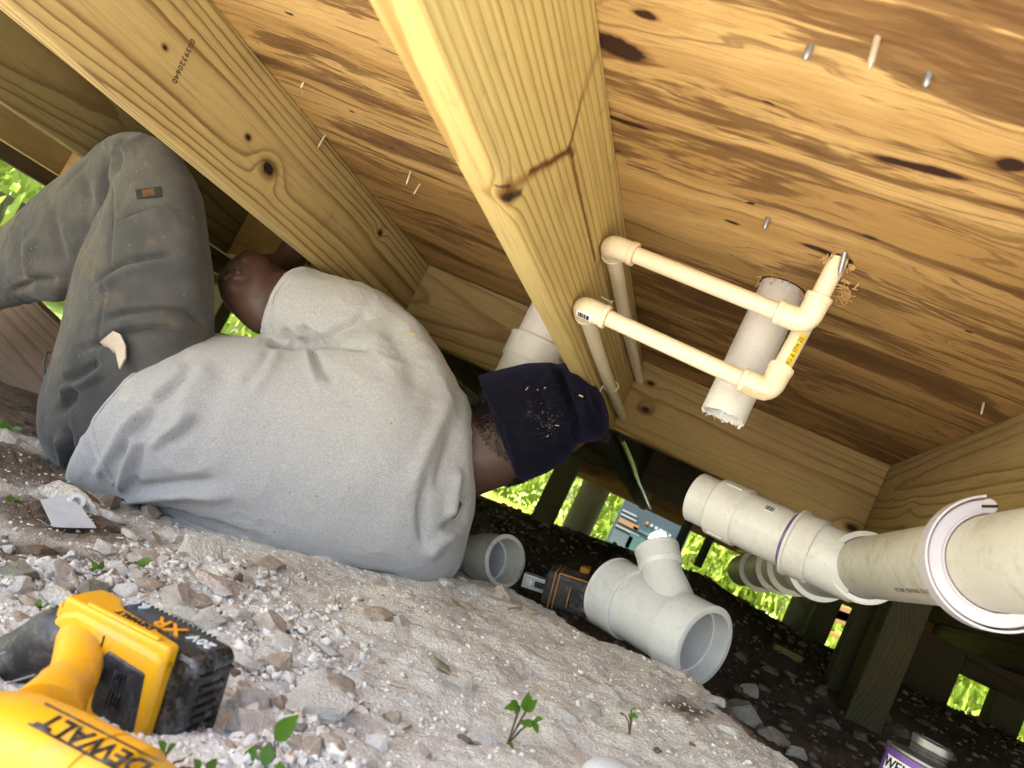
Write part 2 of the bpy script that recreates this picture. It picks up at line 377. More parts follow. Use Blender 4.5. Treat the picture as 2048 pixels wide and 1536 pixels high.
# ================================================================== THE HOUSE FLOOR FRAME
ZP, ZB = 0.400, 0.212                     # underside of the subfloor, underside of the joists
Y0 = 0.28
house = empty('house_underside', (0, 3, ZB), kind='thing', label='raised timber house floor seen from below, pine joists under a plywood deck', cat='floor frame')
EARLY, LATE = (0.475, 0.335, 0.130), (0.215, 0.108, 0.032)
def board(name, p0, L, direction, t, d, mat, parent=house, bevel=0.003, **kw):
    """local: x thickness (centred), y length from 0, z depth from 0"""
    b = MB().box((-t/2, 0, 0), (t/2, L, d)); o = b.build(name, mat, None, 0, bevel, **kw)
    o.location = p0
    if direction == 'X': o.rotation_euler = (0, 0, -math.pi/2)
    elif not isinstance(direction, str): o.rotation_euler = direction
    o.parent = parent
    if parent is not None: o.matrix_parent_inverse = Matrix.Translation(parent.location).inverted()
    return o
def loc_on(u, v, xface, y0=0.28):             # photo pixel -> (length, depth) on a joist's face
    q = onx(u, v, xface); return (q[1]-y0, q[2]-ZB)
K = lambda *px: loc_on(px[0], px[1], -0.246)
big = wood('pine_yellow', (0.55, 0.425, 0.165), (0.32, 0.185, 0.050), pith=(-0.10, -0.42), sp=0.0105, taper=0.004, wob=0.008, seed=2.0, stain=0.10,
           knots=[(*K(1018, 388), 0.0075)],
           streaks=[(K(1008, 386), K(1130, 305), 0.010, (0.20, 0.085, 0.02), 0.75), (K(1010, 400), K(1040, 385), 0.008, (0.02, 0.01, 0.006), 0.95),
                    (K(1060, 345), K(1140, 300), 0.006, (0.07, 0.022, 0.006), 0.9), (K(992, 378), K(1020, 372), 0.003, (0.03, 0.012, 0.006), 0.9),
                    (K(1140, 300), K(1190, 520), 0.0055, (0.13, 0.04, 0.008), 0.95), (K(1138, 300), K(1165, 190), 0.006, (0.10, 0.032, 0.008), 0.9),
                    (K(1165, 190), K(1200, 90), 0.012, (0.27, 0.15, 0.05), 0.6), (K(1138, 295), K(1145, 310), 0.009, (0.08, 0.025, 0.006), 0.8)])
board('floor_joist', (-0.266, Y0, ZB), 1.896-Y0, 'Y', 0.040, ZP-ZB, big, bevel=0.005, label='bright yellow pine joist with a dark knot and brown resin streaks')
K2 = lambda *px: loc_on(px[0], px[1], -0.846)
j2 = wood('pine_cathedral', (0.50, 0.38, 0.165), (0.155, 0.078, 0.026), pith=(-0.065, 0.085), sp=0.0085, taper=0.012, wob=0.011, seed=5.0, stain=0.16, staincol=(0.24, 0.12, 0.04),
          knots=[(*K2(537, 338), 0.011), (*K2(496, 274), 0.004), (*K2(760, 466), 0.006), (*K2(330, 95), 0.003)])
board('floor_joist', (-0.866, Y0, ZB), 1.896-Y0, 'Y', 0.040, ZP-ZB, j2, bevel=0.004, label='pine joist with cathedral grain, a black knot and a stamped number')
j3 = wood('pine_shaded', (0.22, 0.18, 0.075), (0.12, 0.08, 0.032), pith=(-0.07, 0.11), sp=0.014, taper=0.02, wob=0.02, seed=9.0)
j4 = wood('pine_plain', (0.30, 0.23, 0.095), (0.18, 0.11, 0.04), pith=(-0.2, 0.05), sp=0.007, taper=0.006, wob=0.008, seed=12.0)
jr = wood('pine_tan', (0.37, 0.265, 0.115), (0.20, 0.115, 0.04), pith=(-0.06, 0.12), sp=0.016, taper=0.022, wob=0.022, seed=15.0,
          knots=[(1.56-.28, 0.055, 0.013), (1.72-.28, 0.09, 0.005)], stain=0.2)
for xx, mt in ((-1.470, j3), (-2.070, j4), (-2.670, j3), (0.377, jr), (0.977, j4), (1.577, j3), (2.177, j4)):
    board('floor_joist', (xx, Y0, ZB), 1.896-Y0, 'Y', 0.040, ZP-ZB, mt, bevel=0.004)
old = wood('framing_shade', (0.085, 0.066, 0.036), (0.05, 0.034, 0.018), pith=(-0.2, 0.05), sp=0.009, taper=0.006, wob=0.01, seed=61.0)  # far framing: the deep crawl-space shade is put into the wood colour
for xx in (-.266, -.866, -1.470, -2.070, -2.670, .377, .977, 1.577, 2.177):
    board('floor_joist', (xx, 1.900, ZB), 5.2-1.900, 'Y', 0.040, ZP-ZB, old, bevel=0.004, label='joist beyond the blocking, darkened to imitate deep shade')
# blocking between the joists
bk = [wood('pine_block', (0.36, 0.25, 0.10), (0.18, 0.095, 0.033), pith=(-0.12, 0.06), sp=0.011, taper=0.01, wob=0.012, seed=21.0, knots=[(0.055, 0.075, 0.008), (0.04, 0.14, 0.006), (0.58, 0.02, .008)], stain=0.3),
      wood('pine_block_wide', (0.32, 0.235, 0.10), (0.17, 0.095, 0.035), pith=(-0.07, 0.1), sp=0.015, taper=0.06, wob=0.018, seed=25.0, stain=0.2),
      wood('pine_block_gold', (0.44, 0.30, 0.11), (0.30, 0.17, 0.05), pith=(-0.25, 0.1), sp=0.010, taper=0.02, wob=0.02, seed=28.0)]
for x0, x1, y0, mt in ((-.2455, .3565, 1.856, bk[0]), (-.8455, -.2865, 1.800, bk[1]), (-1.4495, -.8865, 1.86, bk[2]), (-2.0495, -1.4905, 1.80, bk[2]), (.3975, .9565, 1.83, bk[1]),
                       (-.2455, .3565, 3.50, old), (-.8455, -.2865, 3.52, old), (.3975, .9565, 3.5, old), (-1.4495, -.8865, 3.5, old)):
    board('blocking_board', (x0, y0+0.02, ZB+0.001), x1-x0, 'X', 0.040, ZP-ZB-0.002, mt)
rim = wood('pine_rim', (0.45, 0.27, 0.10), (0.30, 0.16, 0.05), pith=(-0.3, 0.1), sp=0.009, taper=0.01, wob=0.01, seed=33.0)
board('rim_board', (-2.69, 5.221, ZB-0.012), 4.89, 'X', 0.040, 0.2, rim)
# subfloor sheets
kn = [(*onz(1235, 95, ZP)[:2], .030, .016, 0.1), (*onz(1255, 245, ZP)[:2], .030, .005, 0.0), (*onz(2022, 330, ZP)[:2], .012, .010, 0.0), (*onz(1840, 335, ZP)[:2], .045, .007, -.12),
      (*onz(1465, 445, ZP)[:2], .010, .004, 0.0), (*onz(1740, 475, ZP)[:2], .010, .004, 0.0), (*onz(1290, 30, ZP)[:2], .012, .005, 0.0), (*onz(1640, 500, ZP)[:2], .022, .006, 0.0)]
ply = [plywood('plywood_near', 1.0, knots=kn), plywood('plywood_mid', 5.0, (.46, .285, .105), (.32, .18, .058)), plywood('plywood_far', 9.0, (.48, .30, .11), (.33, .19, .06)), plywood('plywood_shade', 12.0, (.10, .07, .035), (.07, .045, .02), (.03, .018, .01))]  # last entry, for the far bay, carries the shade in its colour
xs = [-2.69, -1.467, 0.979, 2.197]; ys = [Y0-.03, 1.168, 1.898, 3.608, 5.24]
sheets = {}
for i in range(3):
    for j in range(4):
        b = MB().box((xs[i]+.001, ys[j]+.001, ZP), (xs[i+1]-.001, ys[j+1]-.001, ZP+0.018))
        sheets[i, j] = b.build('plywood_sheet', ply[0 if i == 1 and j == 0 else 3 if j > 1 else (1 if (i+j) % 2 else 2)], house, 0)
# nails that miss the joists
steel = plain('galvanised_steel', (0.30, 0.31, 0.33), 0.42, 0.5, 0.75, dirt=0.4, dirtcol=(0.16, 0.12, 0.09), dscale=300)
bright = plain('bright_nail', (0.62, 0.52, 0.42), 0.35, 0.5, 0.5)
def nail(u0, v0, u1, v1, r, mat, blunt=0.45):
    A = onz(u0, v0, ZP); sh = sheets[1, 0 if A[1] < 1.168 else 1]
    d = ray(u1, v1); # tip: the point of that ray level with the shank's drop
    zt = None; best = 9
    for z in np.linspace(ZP-0.008, ZP-0.07, 60):
        B = d*(z/d[2]); e = np.hypot(*(B-A)[:2])
        if e < best: best = e; zt = B
    B = zt; L = np.linalg.norm(B-A); up = A + (A-B)*0.25
    MB().lathe(up, B, [(0, r), (L*1.25*blunt + .25*L*0, r), (L*1.05, r*0.95), (L*1.25, r*0.15)], 10, cap=(True, True)).build('nail', mat, sh, 60)
for q in ((1622, 92, 1608, 122), (1858, 148, 1850, 176), (1536, 436, 1528, 460)): nail(*q, 0.0030, steel)
for q in ((1755, 75, 1738, 138),): nail(*q, 0.0026, bright)
for q in ((607, 165, 601, 177), (606, 183, 602, 189), (650, 270, 635, 297), (672, 308, 662, 328), (822, 342, 812, 370), (840, 368, 827, 389), (1968, 805, 1962, 830)): nail(*q, 0.0018, bright)

for k in range(2): board('blocker_board', (2.24, Y0, ZB-.005-.22*(k+1)), 5.2-Y0, 'Y', .025, .212, j4, None, label=('upper', 'lower')[k]+' plain skirting board, unseen, added to keep light out of the crawl space', cat='blocker')  # unseen boards added to stop light entering from the right side
# ================================================================== posts, piers and the things beyond
def px_post(name, tl, tr, bl, y, ztop, zbot, depth, mat, label, cat='post', round_=False, group=None):
    """an upright whose width is read from two pixels"""
    A = at(*tl, y); B = at(*tr, y); w = np.linalg.norm(B-A)*0.9; cx = (A[0]+B[0])/2; 
    c0 = at(*bl, y); cx = (cx*1.0 + c0[0]*0.0)
    if round_:
        MB().lathe((cx, y+w/2, zbot), (cx, y+w/2, ztop), [(0, w/2*1.04), (0.05, w/2), (ztop-zbot, w/2)], 24, cap=(True, True)).build(name, mat, None, 50, label=label, cat=cat, group=group)
    else:
        MB().box((cx-w/2, y, zbot), (cx+w/2, y+depth, ztop)).build(name, mat, None, 0, 0.004, label=label, cat=cat, group=group)
conc = plain('concrete', (0.36, 0.34, 0.30), 0.9, 0.15, dirt=0.6, dirtcol=(0.12, 0.11, 0.09), dscale=14, bump=0.4)
darkwood = wood('post_wood', (0.085, 0.078, 0.04), (0.05, 0.04, 0.02), pith=(-0.05, 0.02), sp=0.012, seed=41.0)  # post tone lowered to paint in the dimness under the house
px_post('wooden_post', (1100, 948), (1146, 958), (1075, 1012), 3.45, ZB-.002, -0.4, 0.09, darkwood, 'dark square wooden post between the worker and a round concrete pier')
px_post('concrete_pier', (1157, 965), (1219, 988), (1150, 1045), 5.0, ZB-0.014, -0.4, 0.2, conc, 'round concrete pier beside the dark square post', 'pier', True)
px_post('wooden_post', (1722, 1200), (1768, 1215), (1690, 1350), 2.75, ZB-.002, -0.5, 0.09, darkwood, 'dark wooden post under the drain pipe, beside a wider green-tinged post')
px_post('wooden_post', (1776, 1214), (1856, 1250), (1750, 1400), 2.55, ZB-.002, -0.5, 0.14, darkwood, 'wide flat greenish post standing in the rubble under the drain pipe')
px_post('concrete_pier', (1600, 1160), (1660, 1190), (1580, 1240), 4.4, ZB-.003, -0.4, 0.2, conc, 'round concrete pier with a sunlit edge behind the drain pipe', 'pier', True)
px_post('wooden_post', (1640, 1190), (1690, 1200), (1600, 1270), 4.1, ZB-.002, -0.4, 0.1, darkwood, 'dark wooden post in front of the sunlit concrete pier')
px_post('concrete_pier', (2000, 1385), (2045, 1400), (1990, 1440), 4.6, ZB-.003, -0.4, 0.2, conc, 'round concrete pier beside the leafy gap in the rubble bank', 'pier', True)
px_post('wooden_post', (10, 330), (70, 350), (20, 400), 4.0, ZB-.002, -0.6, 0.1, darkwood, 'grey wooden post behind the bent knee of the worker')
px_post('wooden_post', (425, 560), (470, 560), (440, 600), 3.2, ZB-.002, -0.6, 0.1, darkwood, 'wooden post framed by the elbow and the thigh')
gd = onz(1926, 1351, .118); gy_ = 4.15; gz_ = at(1926, 1351, gy_)[2]
board('girder', (at(1790, 1290, gy_)[0], gy_, gz_), 1.6, 'X', .08, ZB-.002-gz_, old, None, label='dark heavy girder crossing above the leafy gap', cat='girder', kind='thing')
pa0, pa1 = at(1796, 1300, 4.0)[0], at(1906, 1380, 4.0)[0]
MB().box((pa0, 4.0, -.5), (pa1, 4.05, ZB-.004)).build('board_panel', old, None, 0, .003, label='dark upright board panel between the greenish post and the leafy gap', cat='panel')
pb0 = at(1990, 1400, 3.9)[0]; MB().box((pb0, 3.9, -.5), (pb0+.13, 4.0, gz_)).build('wooden_post', darkwood, None, 0, .004, label='dark post at the outer side of the leafy gap', cat='post')
rs = at(1835, 1290, 4.6); MB().box((rs[0], 4.6, rs[2]-.03), (rs[0]+.45, 4.64, rs[2]+.03)).build('ledger_board', rim, None, 0, .003, label='brown ledger board behind the dark panel', cat='board')
# ================================================================== PIPES
def pvc(name, col, dirt=0.25, dirtcol=(0.30, 0.26, 0.20), rough=0.32):
    n = NT(name); p = n.obj(); d = n.noise(p, 14, 6, 0.7); d2 = n.noise(p, 90, 4, 0.7); sc1 = n.noise(n.vm('MULTIPLY', p, (60, 400, 200)), 1.0, 2, 0.5)
    f = n.smooth(n.add(n.mul(d, 0.6), n.mul(d2, 0.4)), 0.48, 0.68, 0.0, dirt)
    c = n.mix(f, col, dirtcol); c = n.mix(n.smooth(sc1, 0.68, 0.74, 0.0, dirt*1.3), c, dirtcol)
    n.bump(d2, 0.05, 0.001)
    return n.done(c, n.smooth(d2, 0.3, 0.7, rough, rough+0.18), 0.45)
pvc_white = pvc('pvc_white', (0.64, 0.63, 0.61), 0.28)
pvc_grey = pvc('pvc_grey', (0.64, 0.65, 0.65), 0.30, rough=0.28)
pvc_old = pvc('pvc_dusty', (0.57, 0.55, 0.485), 0.55, (0.30, 0.255, 0.185), 0.36)
pvc_lilac = pvc('pvc_lilac', (0.50, 0.47, 0.52), 0.2)
primer = plain('purple_primer', (0.13, 0.085, 0.26), 0.35, 0.5, dirt=0.3, dirtcol=(0.5, 0.45, 0.6), dscale=60)
cpvc = pvc('cpvc_cream', (0.78, 0.67, 0.475), 0.16, (0.52, 0.38, 0.16), 0.36)
glue = plain('orange_glue', (0.62, 0.23, 0.035), 0.3, 0.5)
black_ink = plain('black_ink', (0.02, 0.02, 0.022), 0.6, 0.2)
def dist(a, b): return float(np.linalg.norm(np.asarray(a, float)-np.asarray(b, float)))
def pipe(name, A, B, R, mat, parent, wall=None, n=40, **kw):
    L = dist(A, B); w = wall or R*0.11
    return MB().lathe(A, B, [(0, R-0.001), (0.001, R), (L-0.001, R), (L, R-0.001), (L, R-w), (0, R-w)], n, close=True).build(name, mat, parent, 35, **kw)
def sleeve(name, A, B, R, Rin, mat, parent, n=44, lip=0.0, **kw):
    """a socket: outer radius R, bore Rin, with a small moulded lip at the A end"""
    L = dist(A, B); e = 0.0015
    pr = [(0, R-e), (e, R+lip), (0.006, R+lip), (0.007, R), (L-e, R), (L, R-e), (L, Rin), (0, Rin)]
    return MB().lathe(A, B, pr, n, close=True).build(name, mat, parent, 30, **kw)
def lerp(a, b, t): return np.asarray(a, float)*(1-t) + np.asarray(b, float)*t
def elbow(name, A, Cn, B, r, mat, parent):
    """cast elbow: two sockets at A and B joined round a bend at the corner Cn"""
    A, Cn, B = (np.asarray(q, float) for q in (A, Cn, B)); u = unit(A-Cn); v = unit(B-Cn); k = r*0.95
    path = [Cn + u*dist(A, Cn)] + [Cn + u*k*(1-t)**2*1.0 + v*k*t**2 for t in np.linspace(0, 1, 9)] + [B]
    b = MB().tube(path, r, 28)
    for e, d in ((A, u), (B, v)): b.lathe(e - d*0.007, e + d*0.0005, [(0, r*1.0), (0.001, r*1.06), (0.007, r*1.06), (0.0075, r*0.9)], 28, cap=(False, True))
    return b.build(name, mat, parent, 40)
def text_mesh(s, size, P, xdir, ydir, extr=0.0004, bold=False, shear=0.0, align='CENTER', wrap=None, spacing=1.0):
    """letters laid on a surface at P; wrap=(A, B, R) bends them round a cylinder"""
    cu = bpy.data.curves.new('letters', 'FONT'); cu.body = s; cu.size = size; cu.extrude = extr; cu.align_x = align; cu.align_y = 'CENTER'; cu.shear = shear
    cu.space_character = spacing
    cu.resolution_u = 3
    if bold: cu.offset = size*0.018
    o = bpy.data.objects.new('letters', cu); C.objects.link(o)
    dg = bpy.context.evaluated_depsgraph_get(); me = bpy.data.meshes.new_from_object(o.evaluated_get(dg)); bpy.data.objects.remove(o); bpy.data.curves.remove(cu)
    V = np.empty(len(me.vertices)*3); me.vertices.foreach_get('co', V); V = V.reshape(-1, 3)
    xd = unit(xdir); yd = unit(np.asarray(ydir, float) - xd*(np.asarray(ydir, float) @ xd)); zd = np.cross(xd, yd)
    if wrap is None: W = np.asarray(P, float) + V[:, :1]*xd + V[:, 1:2]*yd + V[:, 2:]*zd
    else:                                   # x runs along the cylinder, y round it
        A, d, R = np.asarray(wrap[0], float), unit(np.asarray(wrap[1], float)-np.asarray(wrap[0], float)), wrap[2]
        P = np.asarray(P, float); t0 = (P-A) @ d; rad = unit((P-A) - d*t0); xs_ = np.sign(xd @ d) or 1.0; tan = np.cross(d, rad); ys_ = np.sign(tan @ yd) or 1.0
        ang = V[:, 1]/R*ys_; rr = R + 0.0003 + V[:, 2]
        W = A + (t0 + xs_*V[:, :1])*d + rr[:, None]*(np.cos(ang)[:, None]*rad + np.sin(ang)[:, None]*tan)
    me.vertices.foreach_set('co', W.reshape(-1)); me.update(); return me
def letters(s, size, P, xd, yd, mat, parent, name='lettering', **kw): return link(name, text_mesh(s, size, P, xd, yd, **kw), mat, parent, 0)

# number stamped on the second joist
q = onx(366, 122, -0.846); ink = plain('faded_ink', (0.10, 0.07, 0.045), 0.8, 0.1)
letters('0039320640', 0.0125, q + np.array([0.0006, 0, 0]), (0, 0.12, -1), (0, 1, 0.1), ink, house, name='stamped_number', spacing=1.05)

# --- cream supply lines on the big joist
RC = 0.0111
def supply(label, top, corner, wall_corner, far, stripe=False):
    root = empty('supply_pipe', wall_corner, label=label, cat='water pipe', group='cream supply pipes')
    top, corner, wc, far = (np.asarray(q, float) for q in (top, corner, wall_corner, far)); re = 0.0150
    up = unit(top-corner); al = unit(wc-corner); fa = unit(far-wc); s = 0.036
    MB().tube([corner+up*(s-.004), top+up*0.03], RC, 24).build('pipe', cpvc, root)
    MB().tube([corner+al*(s-.004), wc-al*(s-.004)], RC, 24).build('pipe', cpvc, root)
    run = [wc+fa*(s-.004)] + [lerp(wc, far, t) + np.array([0, 0, -0.004*math.sin(t*math.pi)]) for t in (0.3, 0.5, 0.7)] + [far]
    MB().tube(run, RC, 24).build('pipe', cpvc, root)
    for (A, c_, B) in ((corner+up*s, corner, corner+al*s), (wc-al*s, wc, wc+fa*s)):
        e = elbow('elbow', A, c_, B, re, cpvc, root)
        for P, d in ((A, unit(A-c_)), (B, unit(B-c_))):
            MB().lathe(P-d*0.0005, P+d, [(0, RC*1.20), (0.0006, RC*1.16), (0.0016, RC*1.01)], 24).build('glue_ring', glue, e)
    return root
hole1 = onz(1681, 517, ZP)
E1 = at(1612, 646, 0.935); W1 = onx(1222, 490, -0.2305)
s1 = supply('upper cream supply pipe, bent twice, running from the floor hole to the joist', (hole1[0]-.001, hole1[1]+.004, ZP), E1, W1, (-0.2335, 1.858, 0.350))
W2 = onx(1166, 613, -0.2305); E2 = at(1537, 783, 0.968)
s2 = supply('lower cream supply pipe with yellow printed stripe and a barcode sticker on its elbow', (E2[0]+.012, 0.992, ZP), E2, W2, (-0.2335, 1.858, 0.250))
yellow_tag = plain('yellow_stripe', (0.85, 0.60, 0.02), 0.45); white_tag = plain('paper_white', (0.80, 0.80, 0.78), 0.55, 0.3)
def patch(A, B, R, P, half_len, half_ang, mat, parent, name, lift=0.0004, n=10):
    """a thin label stuck on a cylinder"""
    A = np.asarray(A, float); d = unit(np.asarray(B, float)-A); P = np.asarray(P, float); t0 = (P-A) @ d; rad = unit((P-A)-d*t0); tan = np.cross(d, rad)
    b = MB(); rings = []
    for a in np.linspace(-half_ang, half_ang, n):
        o = A + (R+lift)*(math.cos(a)*rad + math.sin(a)*tan); i = A + (R-0.0002)*(math.cos(a)*rad + math.sin(a)*tan)
        rings.append(np.array([o+d*(t0-half_len), o+d*(t0+half_len), i+d*(t0+half_len), i+d*(t0-half_len)]))
    return b.loft(rings).build(name, mat, parent, 40)
v2 = np.array([E2[0]+.012, 0.992, ZP]); toward = lambda P: unit(-np.asarray(P, float))
def surf(A, B, R, u, v):
    """the visible point of a cylinder behind a photo pixel"""
    A = np.asarray(A, float); d = unit(np.asarray(B, float)-A); r = unit(ray(u, v)); best = None
    for s in np.linspace(0.2, 4, 4000):
        P = r*s; w = P-A; e = np.linalg.norm(w - d*(w @ d))
        if e <= R: return P
        if best is None or e < best[0]: best = (e, P)
    P = best[1]; w = P-A; q = w - d*(w @ d); return A + d*(w @ d) + unit(q)*R
P = surf(E2, v2, RC, 1588, 706); st = patch(E2, v2, RC, P, 0.028, 0.36, yellow_tag, s2, 'printed_stripe')
letters('PMG & EPA 25', 0.0078, surf(E2, v2, RC, 1587, 706), v2-E2, (-1, 0, 0.2), ink, st, wrap=(E2, v2, RC+0.0004), extr=0.0002)
P = surf(W2, E2, 0.0150, 1168, 632); tg = patch(W2, E2, 0.0150, P, 0.011, 0.42, white_tag, s2, 'barcode_sticker')
d = unit(E2-W2)
for k in range(11):
    w = [.0006, .0003, .0009, .0004, .0006, .0003, .0008, .0003, .0005, .0009, .0004][k]
    patch(W2, E2, 0.0153, P + d*(-0.008 + k*0.00150), w, 0.24, black_ink, tg, 'barcode_bar', n=4)
P = surf(W2, E2, 0.0150, 1512, 778); old = patch(W2, E2, 0.0150, surf(W2, E2, 0.0152, 1508, 786), 0.015, 0.33, plain('torn_paper', (0.62, 0.43, 0.27), 0.9, 0.1, dirt=0.6, dirtcol=(0.75, 0.6, 0.4), dscale=160), s2, 'torn_sticker')
# clips that hold the pipes on the joist
clip_m = plain('clip_plastic', (0.72, 0.68, 0.52), 0.4)
def clip(y, z, label):
    pts = [(-0.2335 + math.cos(t)*0.0138, y + 0.003*k, z + math.sin(t)*0.0138) for k, t in enumerate(np.linspace(-2.5, 1.6, 14))]
    b = MB()
    for o in (-0.002, 0.0025): b.tube([(p[0], p[1]+o, p[2]) for p in pts] , 0.0016, 8)
    b.tube([pts[0], (-0.2455, pts[0][1], pts[0][2]-.016)], 0.0016, 8)
    b.build('pipe_clip', clip_m, None, 50, label=label, cat='pipe clip')
clip(1.47, 0.247, 'cream plastic clip holding the lower supply pipe to the joist')
clip(1.37, 0.347, 'small plastic clip behind the upper supply pipe on the joist')
nl = MB().lathe((-.243, 1.10, .300), (-.225, 1.10, .298), [(0, .0016), (.016, .0016), (.018, .004), (.0195, .004)], 8, cap=(True, True)).build('nail', bright, house, 40)

# --- white stub pipe through the floor
stub = empty('drain_stub', (-0.012, 1.065, 0.2), label='white plastic drain stub hanging from the plywood behind the cream pipes', cat='drain pipe')
ST, SB = np.array([-0.009, 1.068, ZP+0.01]), at(1446, 832, 1.065)
th = np.linspace(0, 2*np.pi, 64, endpoint=False); RS = 0.0305
d = unit(SB-ST); e = unit(np.cross(d, [0, 1, 0])); g = np.cross(d, e); L = dist(ST, SB)
rag = rng.normal(0, 0.0012, 64)
ringf = lambda t, r: ST + (t if np.ndim(t) else np.full(64, t))[:, None]*d + r*(np.cos(th)[:, None]*e + np.sin(th)[:, None]*g)
MB().loft([ringf(0.0, RS), ringf(L-.006, RS), ringf(L+rag, RS), ringf(L+rag, RS-.004), ringf(0.0, RS-.004)], close=True).build('pipe', pvc_white, stub, 50)
fl = MB()
for k in range(26):
    a = rng.uniform(0, 6.28); c = ST + d*(L + rng.uniform(-.001, .004)) + (RS-.002)*(math.cos(a)*e + math.sin(a)*g)
    fl.obox(c, (unit(rng.normal(size=3)), unit(rng.normal(size=3)), d), (rng.uniform(.0006, .002), .0006, rng.uniform(.0008, .0022)))
fl.build('saw_burr', pvc_white, stub, 0, kind='stuff')
letters('VP DE·MNAL   PVC-20 NSF®-14', 0.011, surf(ST, SB, RS, 1545, 735), SB-ST, (1, 0, 0), black_ink, stub, wrap=(ST, SB, RS), extr=0.0002)
# ragged hole edges in the plywood
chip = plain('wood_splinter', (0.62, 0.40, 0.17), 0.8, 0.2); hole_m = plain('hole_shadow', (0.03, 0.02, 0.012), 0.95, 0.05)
for (cx, cy, r, k) in ((ST[0], ST[1], 0.0335, 22), (hole1[0], hole1[1]+.004, 0.0155, 26)):
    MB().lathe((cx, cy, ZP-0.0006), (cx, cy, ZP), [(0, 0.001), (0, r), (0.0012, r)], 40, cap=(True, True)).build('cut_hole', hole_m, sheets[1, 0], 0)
    b = MB()
    for j in range(k):
        a = rng.uniform(0, 6.28); rr = r*rng.uniform(0.92, 1.15); c = np.array([cx+rr*math.cos(a), cy+rr*math.sin(a), ZP-rng.uniform(.001, .009)])
        ax = unit([math.cos(a)*rng.uniform(-.2, 1), math.sin(a), -rng.uniform(.2, 1.2)]); b.obox(c, (ax, unit(np.cross(ax, [1, .3, .2])), unit(np.cross(ax, np.cross(ax, [1, .3, .2])))), (rng.uniform(.002, .007), .0011, .0005))
    b.build('splinters', chip, sheets[1, 0], 0, kind='stuff')
MB().lathe(onz(1690, 505, ZP), at(1680, 545, hole1[1]-.012), [(0, .0032), (.02, .0032), (.028, .0006)], 10, cap=(True, True)).build('nail', steel, sheets[1, 0], 40)
b = MB()
for j in range(60):
    c = onz(1690 + rng.normal(0, 9), 585 + rng.normal(0, 12), ZP-.003); ax = unit([rng.normal(), rng.normal(), rng.normal()*.4]); b.obox(c, (ax, unit(np.cross(ax, [0, .3, 1])), (0, 0, 1)), (rng.uniform(.003, .008), .0006, .0004))
b.build('wood_shavings', chip, None, 0, label='tuft of fine wood shavings hanging beside the pipe hole', cat='shavings', kind='thing')

# --- main drain line and its branch
R4 = 0.0572; R4h = 0.0655                 # 4 in. pipe and its socket
DA, DB, DC = np.array([.2745, .30, .1435]), np.array([.2670, 1.2730, .1128]), np.array([.2116, 2.45, .0552])   # 3 in. line, 89 mm across
drain = empty('drain_line', (DB[0], DB[1], 0.08), label='dusty grey main drain line sloping under the joists with a side branch', cat='drain pipe')
R3 = 0.0445; R3h = 0.0510
pipe('pipe', DA, lerp(DA, DB, 1.03), R3, pvc_old, drain, label='dusty near length of pipe with printed lettering')
dd = unit(DB-DA); de = unit(DC-DB)
ft = sleeve('wye_fitting', DB+dd*-0.0078, DB+de*0.3112, R3h*0.985, R3*0.98, pvc_grey, drain, lip=0.004)
MB().lathe(DB-dd*0.0136, DB, [(0, R3*1.0), (0.002, R3*1.035), (0.0075, R3*1.035)], 44).build('primer_ring', primer, ft)
sleeve('hub', DB+de*0.0156-de*0.0233, DB+de*0.0467, R3h*1.05, R3, pvc_white, ft)
sleeve('hub', DB+de*0.2567, DB+de*0.3268, R3h*1.09, R3, pvc_grey, ft, lip=.004)
pipe('pipe', DB+de*0.3112, DC, R3, pvc_old, drain)
for t in (0.48, 0.62, 0.87): sleeve('coupling', DB+de*t, DB+de*(t+.07), R3h*1.02, R3, pvc_old, drain, lip=.004)
BA, BB = np.array([.0016, 1.4030, .1124]), np.array([.2684, 1.2880, .1043]); bd = unit(BB-BA)
br = pipe('branch_pipe', BA, BA+bd*0.2023, R3, pvc_white, drain)
cp = sleeve('coupling', BA+bd*0.0405, BA+bd*0.0918, R3h, R3, pvc_white, drain)
MB().lathe(BA+bd*0.0879, BA+bd, [(0, R3h), (.006, R3*1.055), (.10, R3*1.055)], 44).build('coupling_body', pvc_white, cp, 35)
for a in (-.9, .2, 1.2, 2.2, 3.2, 4.2): # moulded ribs of the coupling
    e = unit(np.cross(bd, [0, 0, 1])); g = np.cross(bd, e); c = BA+bd*0.0661 + (R3h)*(math.cos(a)*e+math.sin(a)*g)
    MB().obox(c, (bd, unit(c-(BA+bd*0.0661)), np.cross(bd, unit(c-(BA+bd*0.0661)))), (.014, .0018, .0016)).build('rib', pvc_white, cp, 0)
hub = sleeve('branch_hub', BA+bd*0.1805, BA+bd*0.2217, R3h*1.05, R3, pvc_white, drain, lip=.003)
MB().lathe(BA+bd*0.1743, BA+bd*0.1813, [(0, R3*1.056), (.001, R3*1.075), (.010, R3*1.075)], 44).build('primer_ring', primer, hub)
sleeve('branch_hub', BA+bd*0.2101, BA+bd*0.2918, R3h*.97, R3, pvc_grey, drain)
tg = patch(BA, BA+bd, R3*1.055, surf(BA, BB, R3*1.055, 1540, 1017), .008, .17, white_tag, drain, 'barcode_sticker')
for k in range(9): patch(BA, BA+bd, R3*1.055+.0003, surf(BA, BB, R3*1.055, 1540, 1017) + bd*(-.0064+k*.0016), [.0006, .0003, .0006][k % 3], .11, black_ink, tg, 'barcode_bar', n=4)
letters('PVC-DWV  ASTM D2665  CELL CLASS 12454  ASTM D1785', 0.0080, surf(DA, DB, R3, 1850, 1183), DA-DB, (0, 0, 1), plain('grey_ink', (.16, .14, .11), .8, .1), drain, wrap=(DA, DB, R3), extr=.0002)
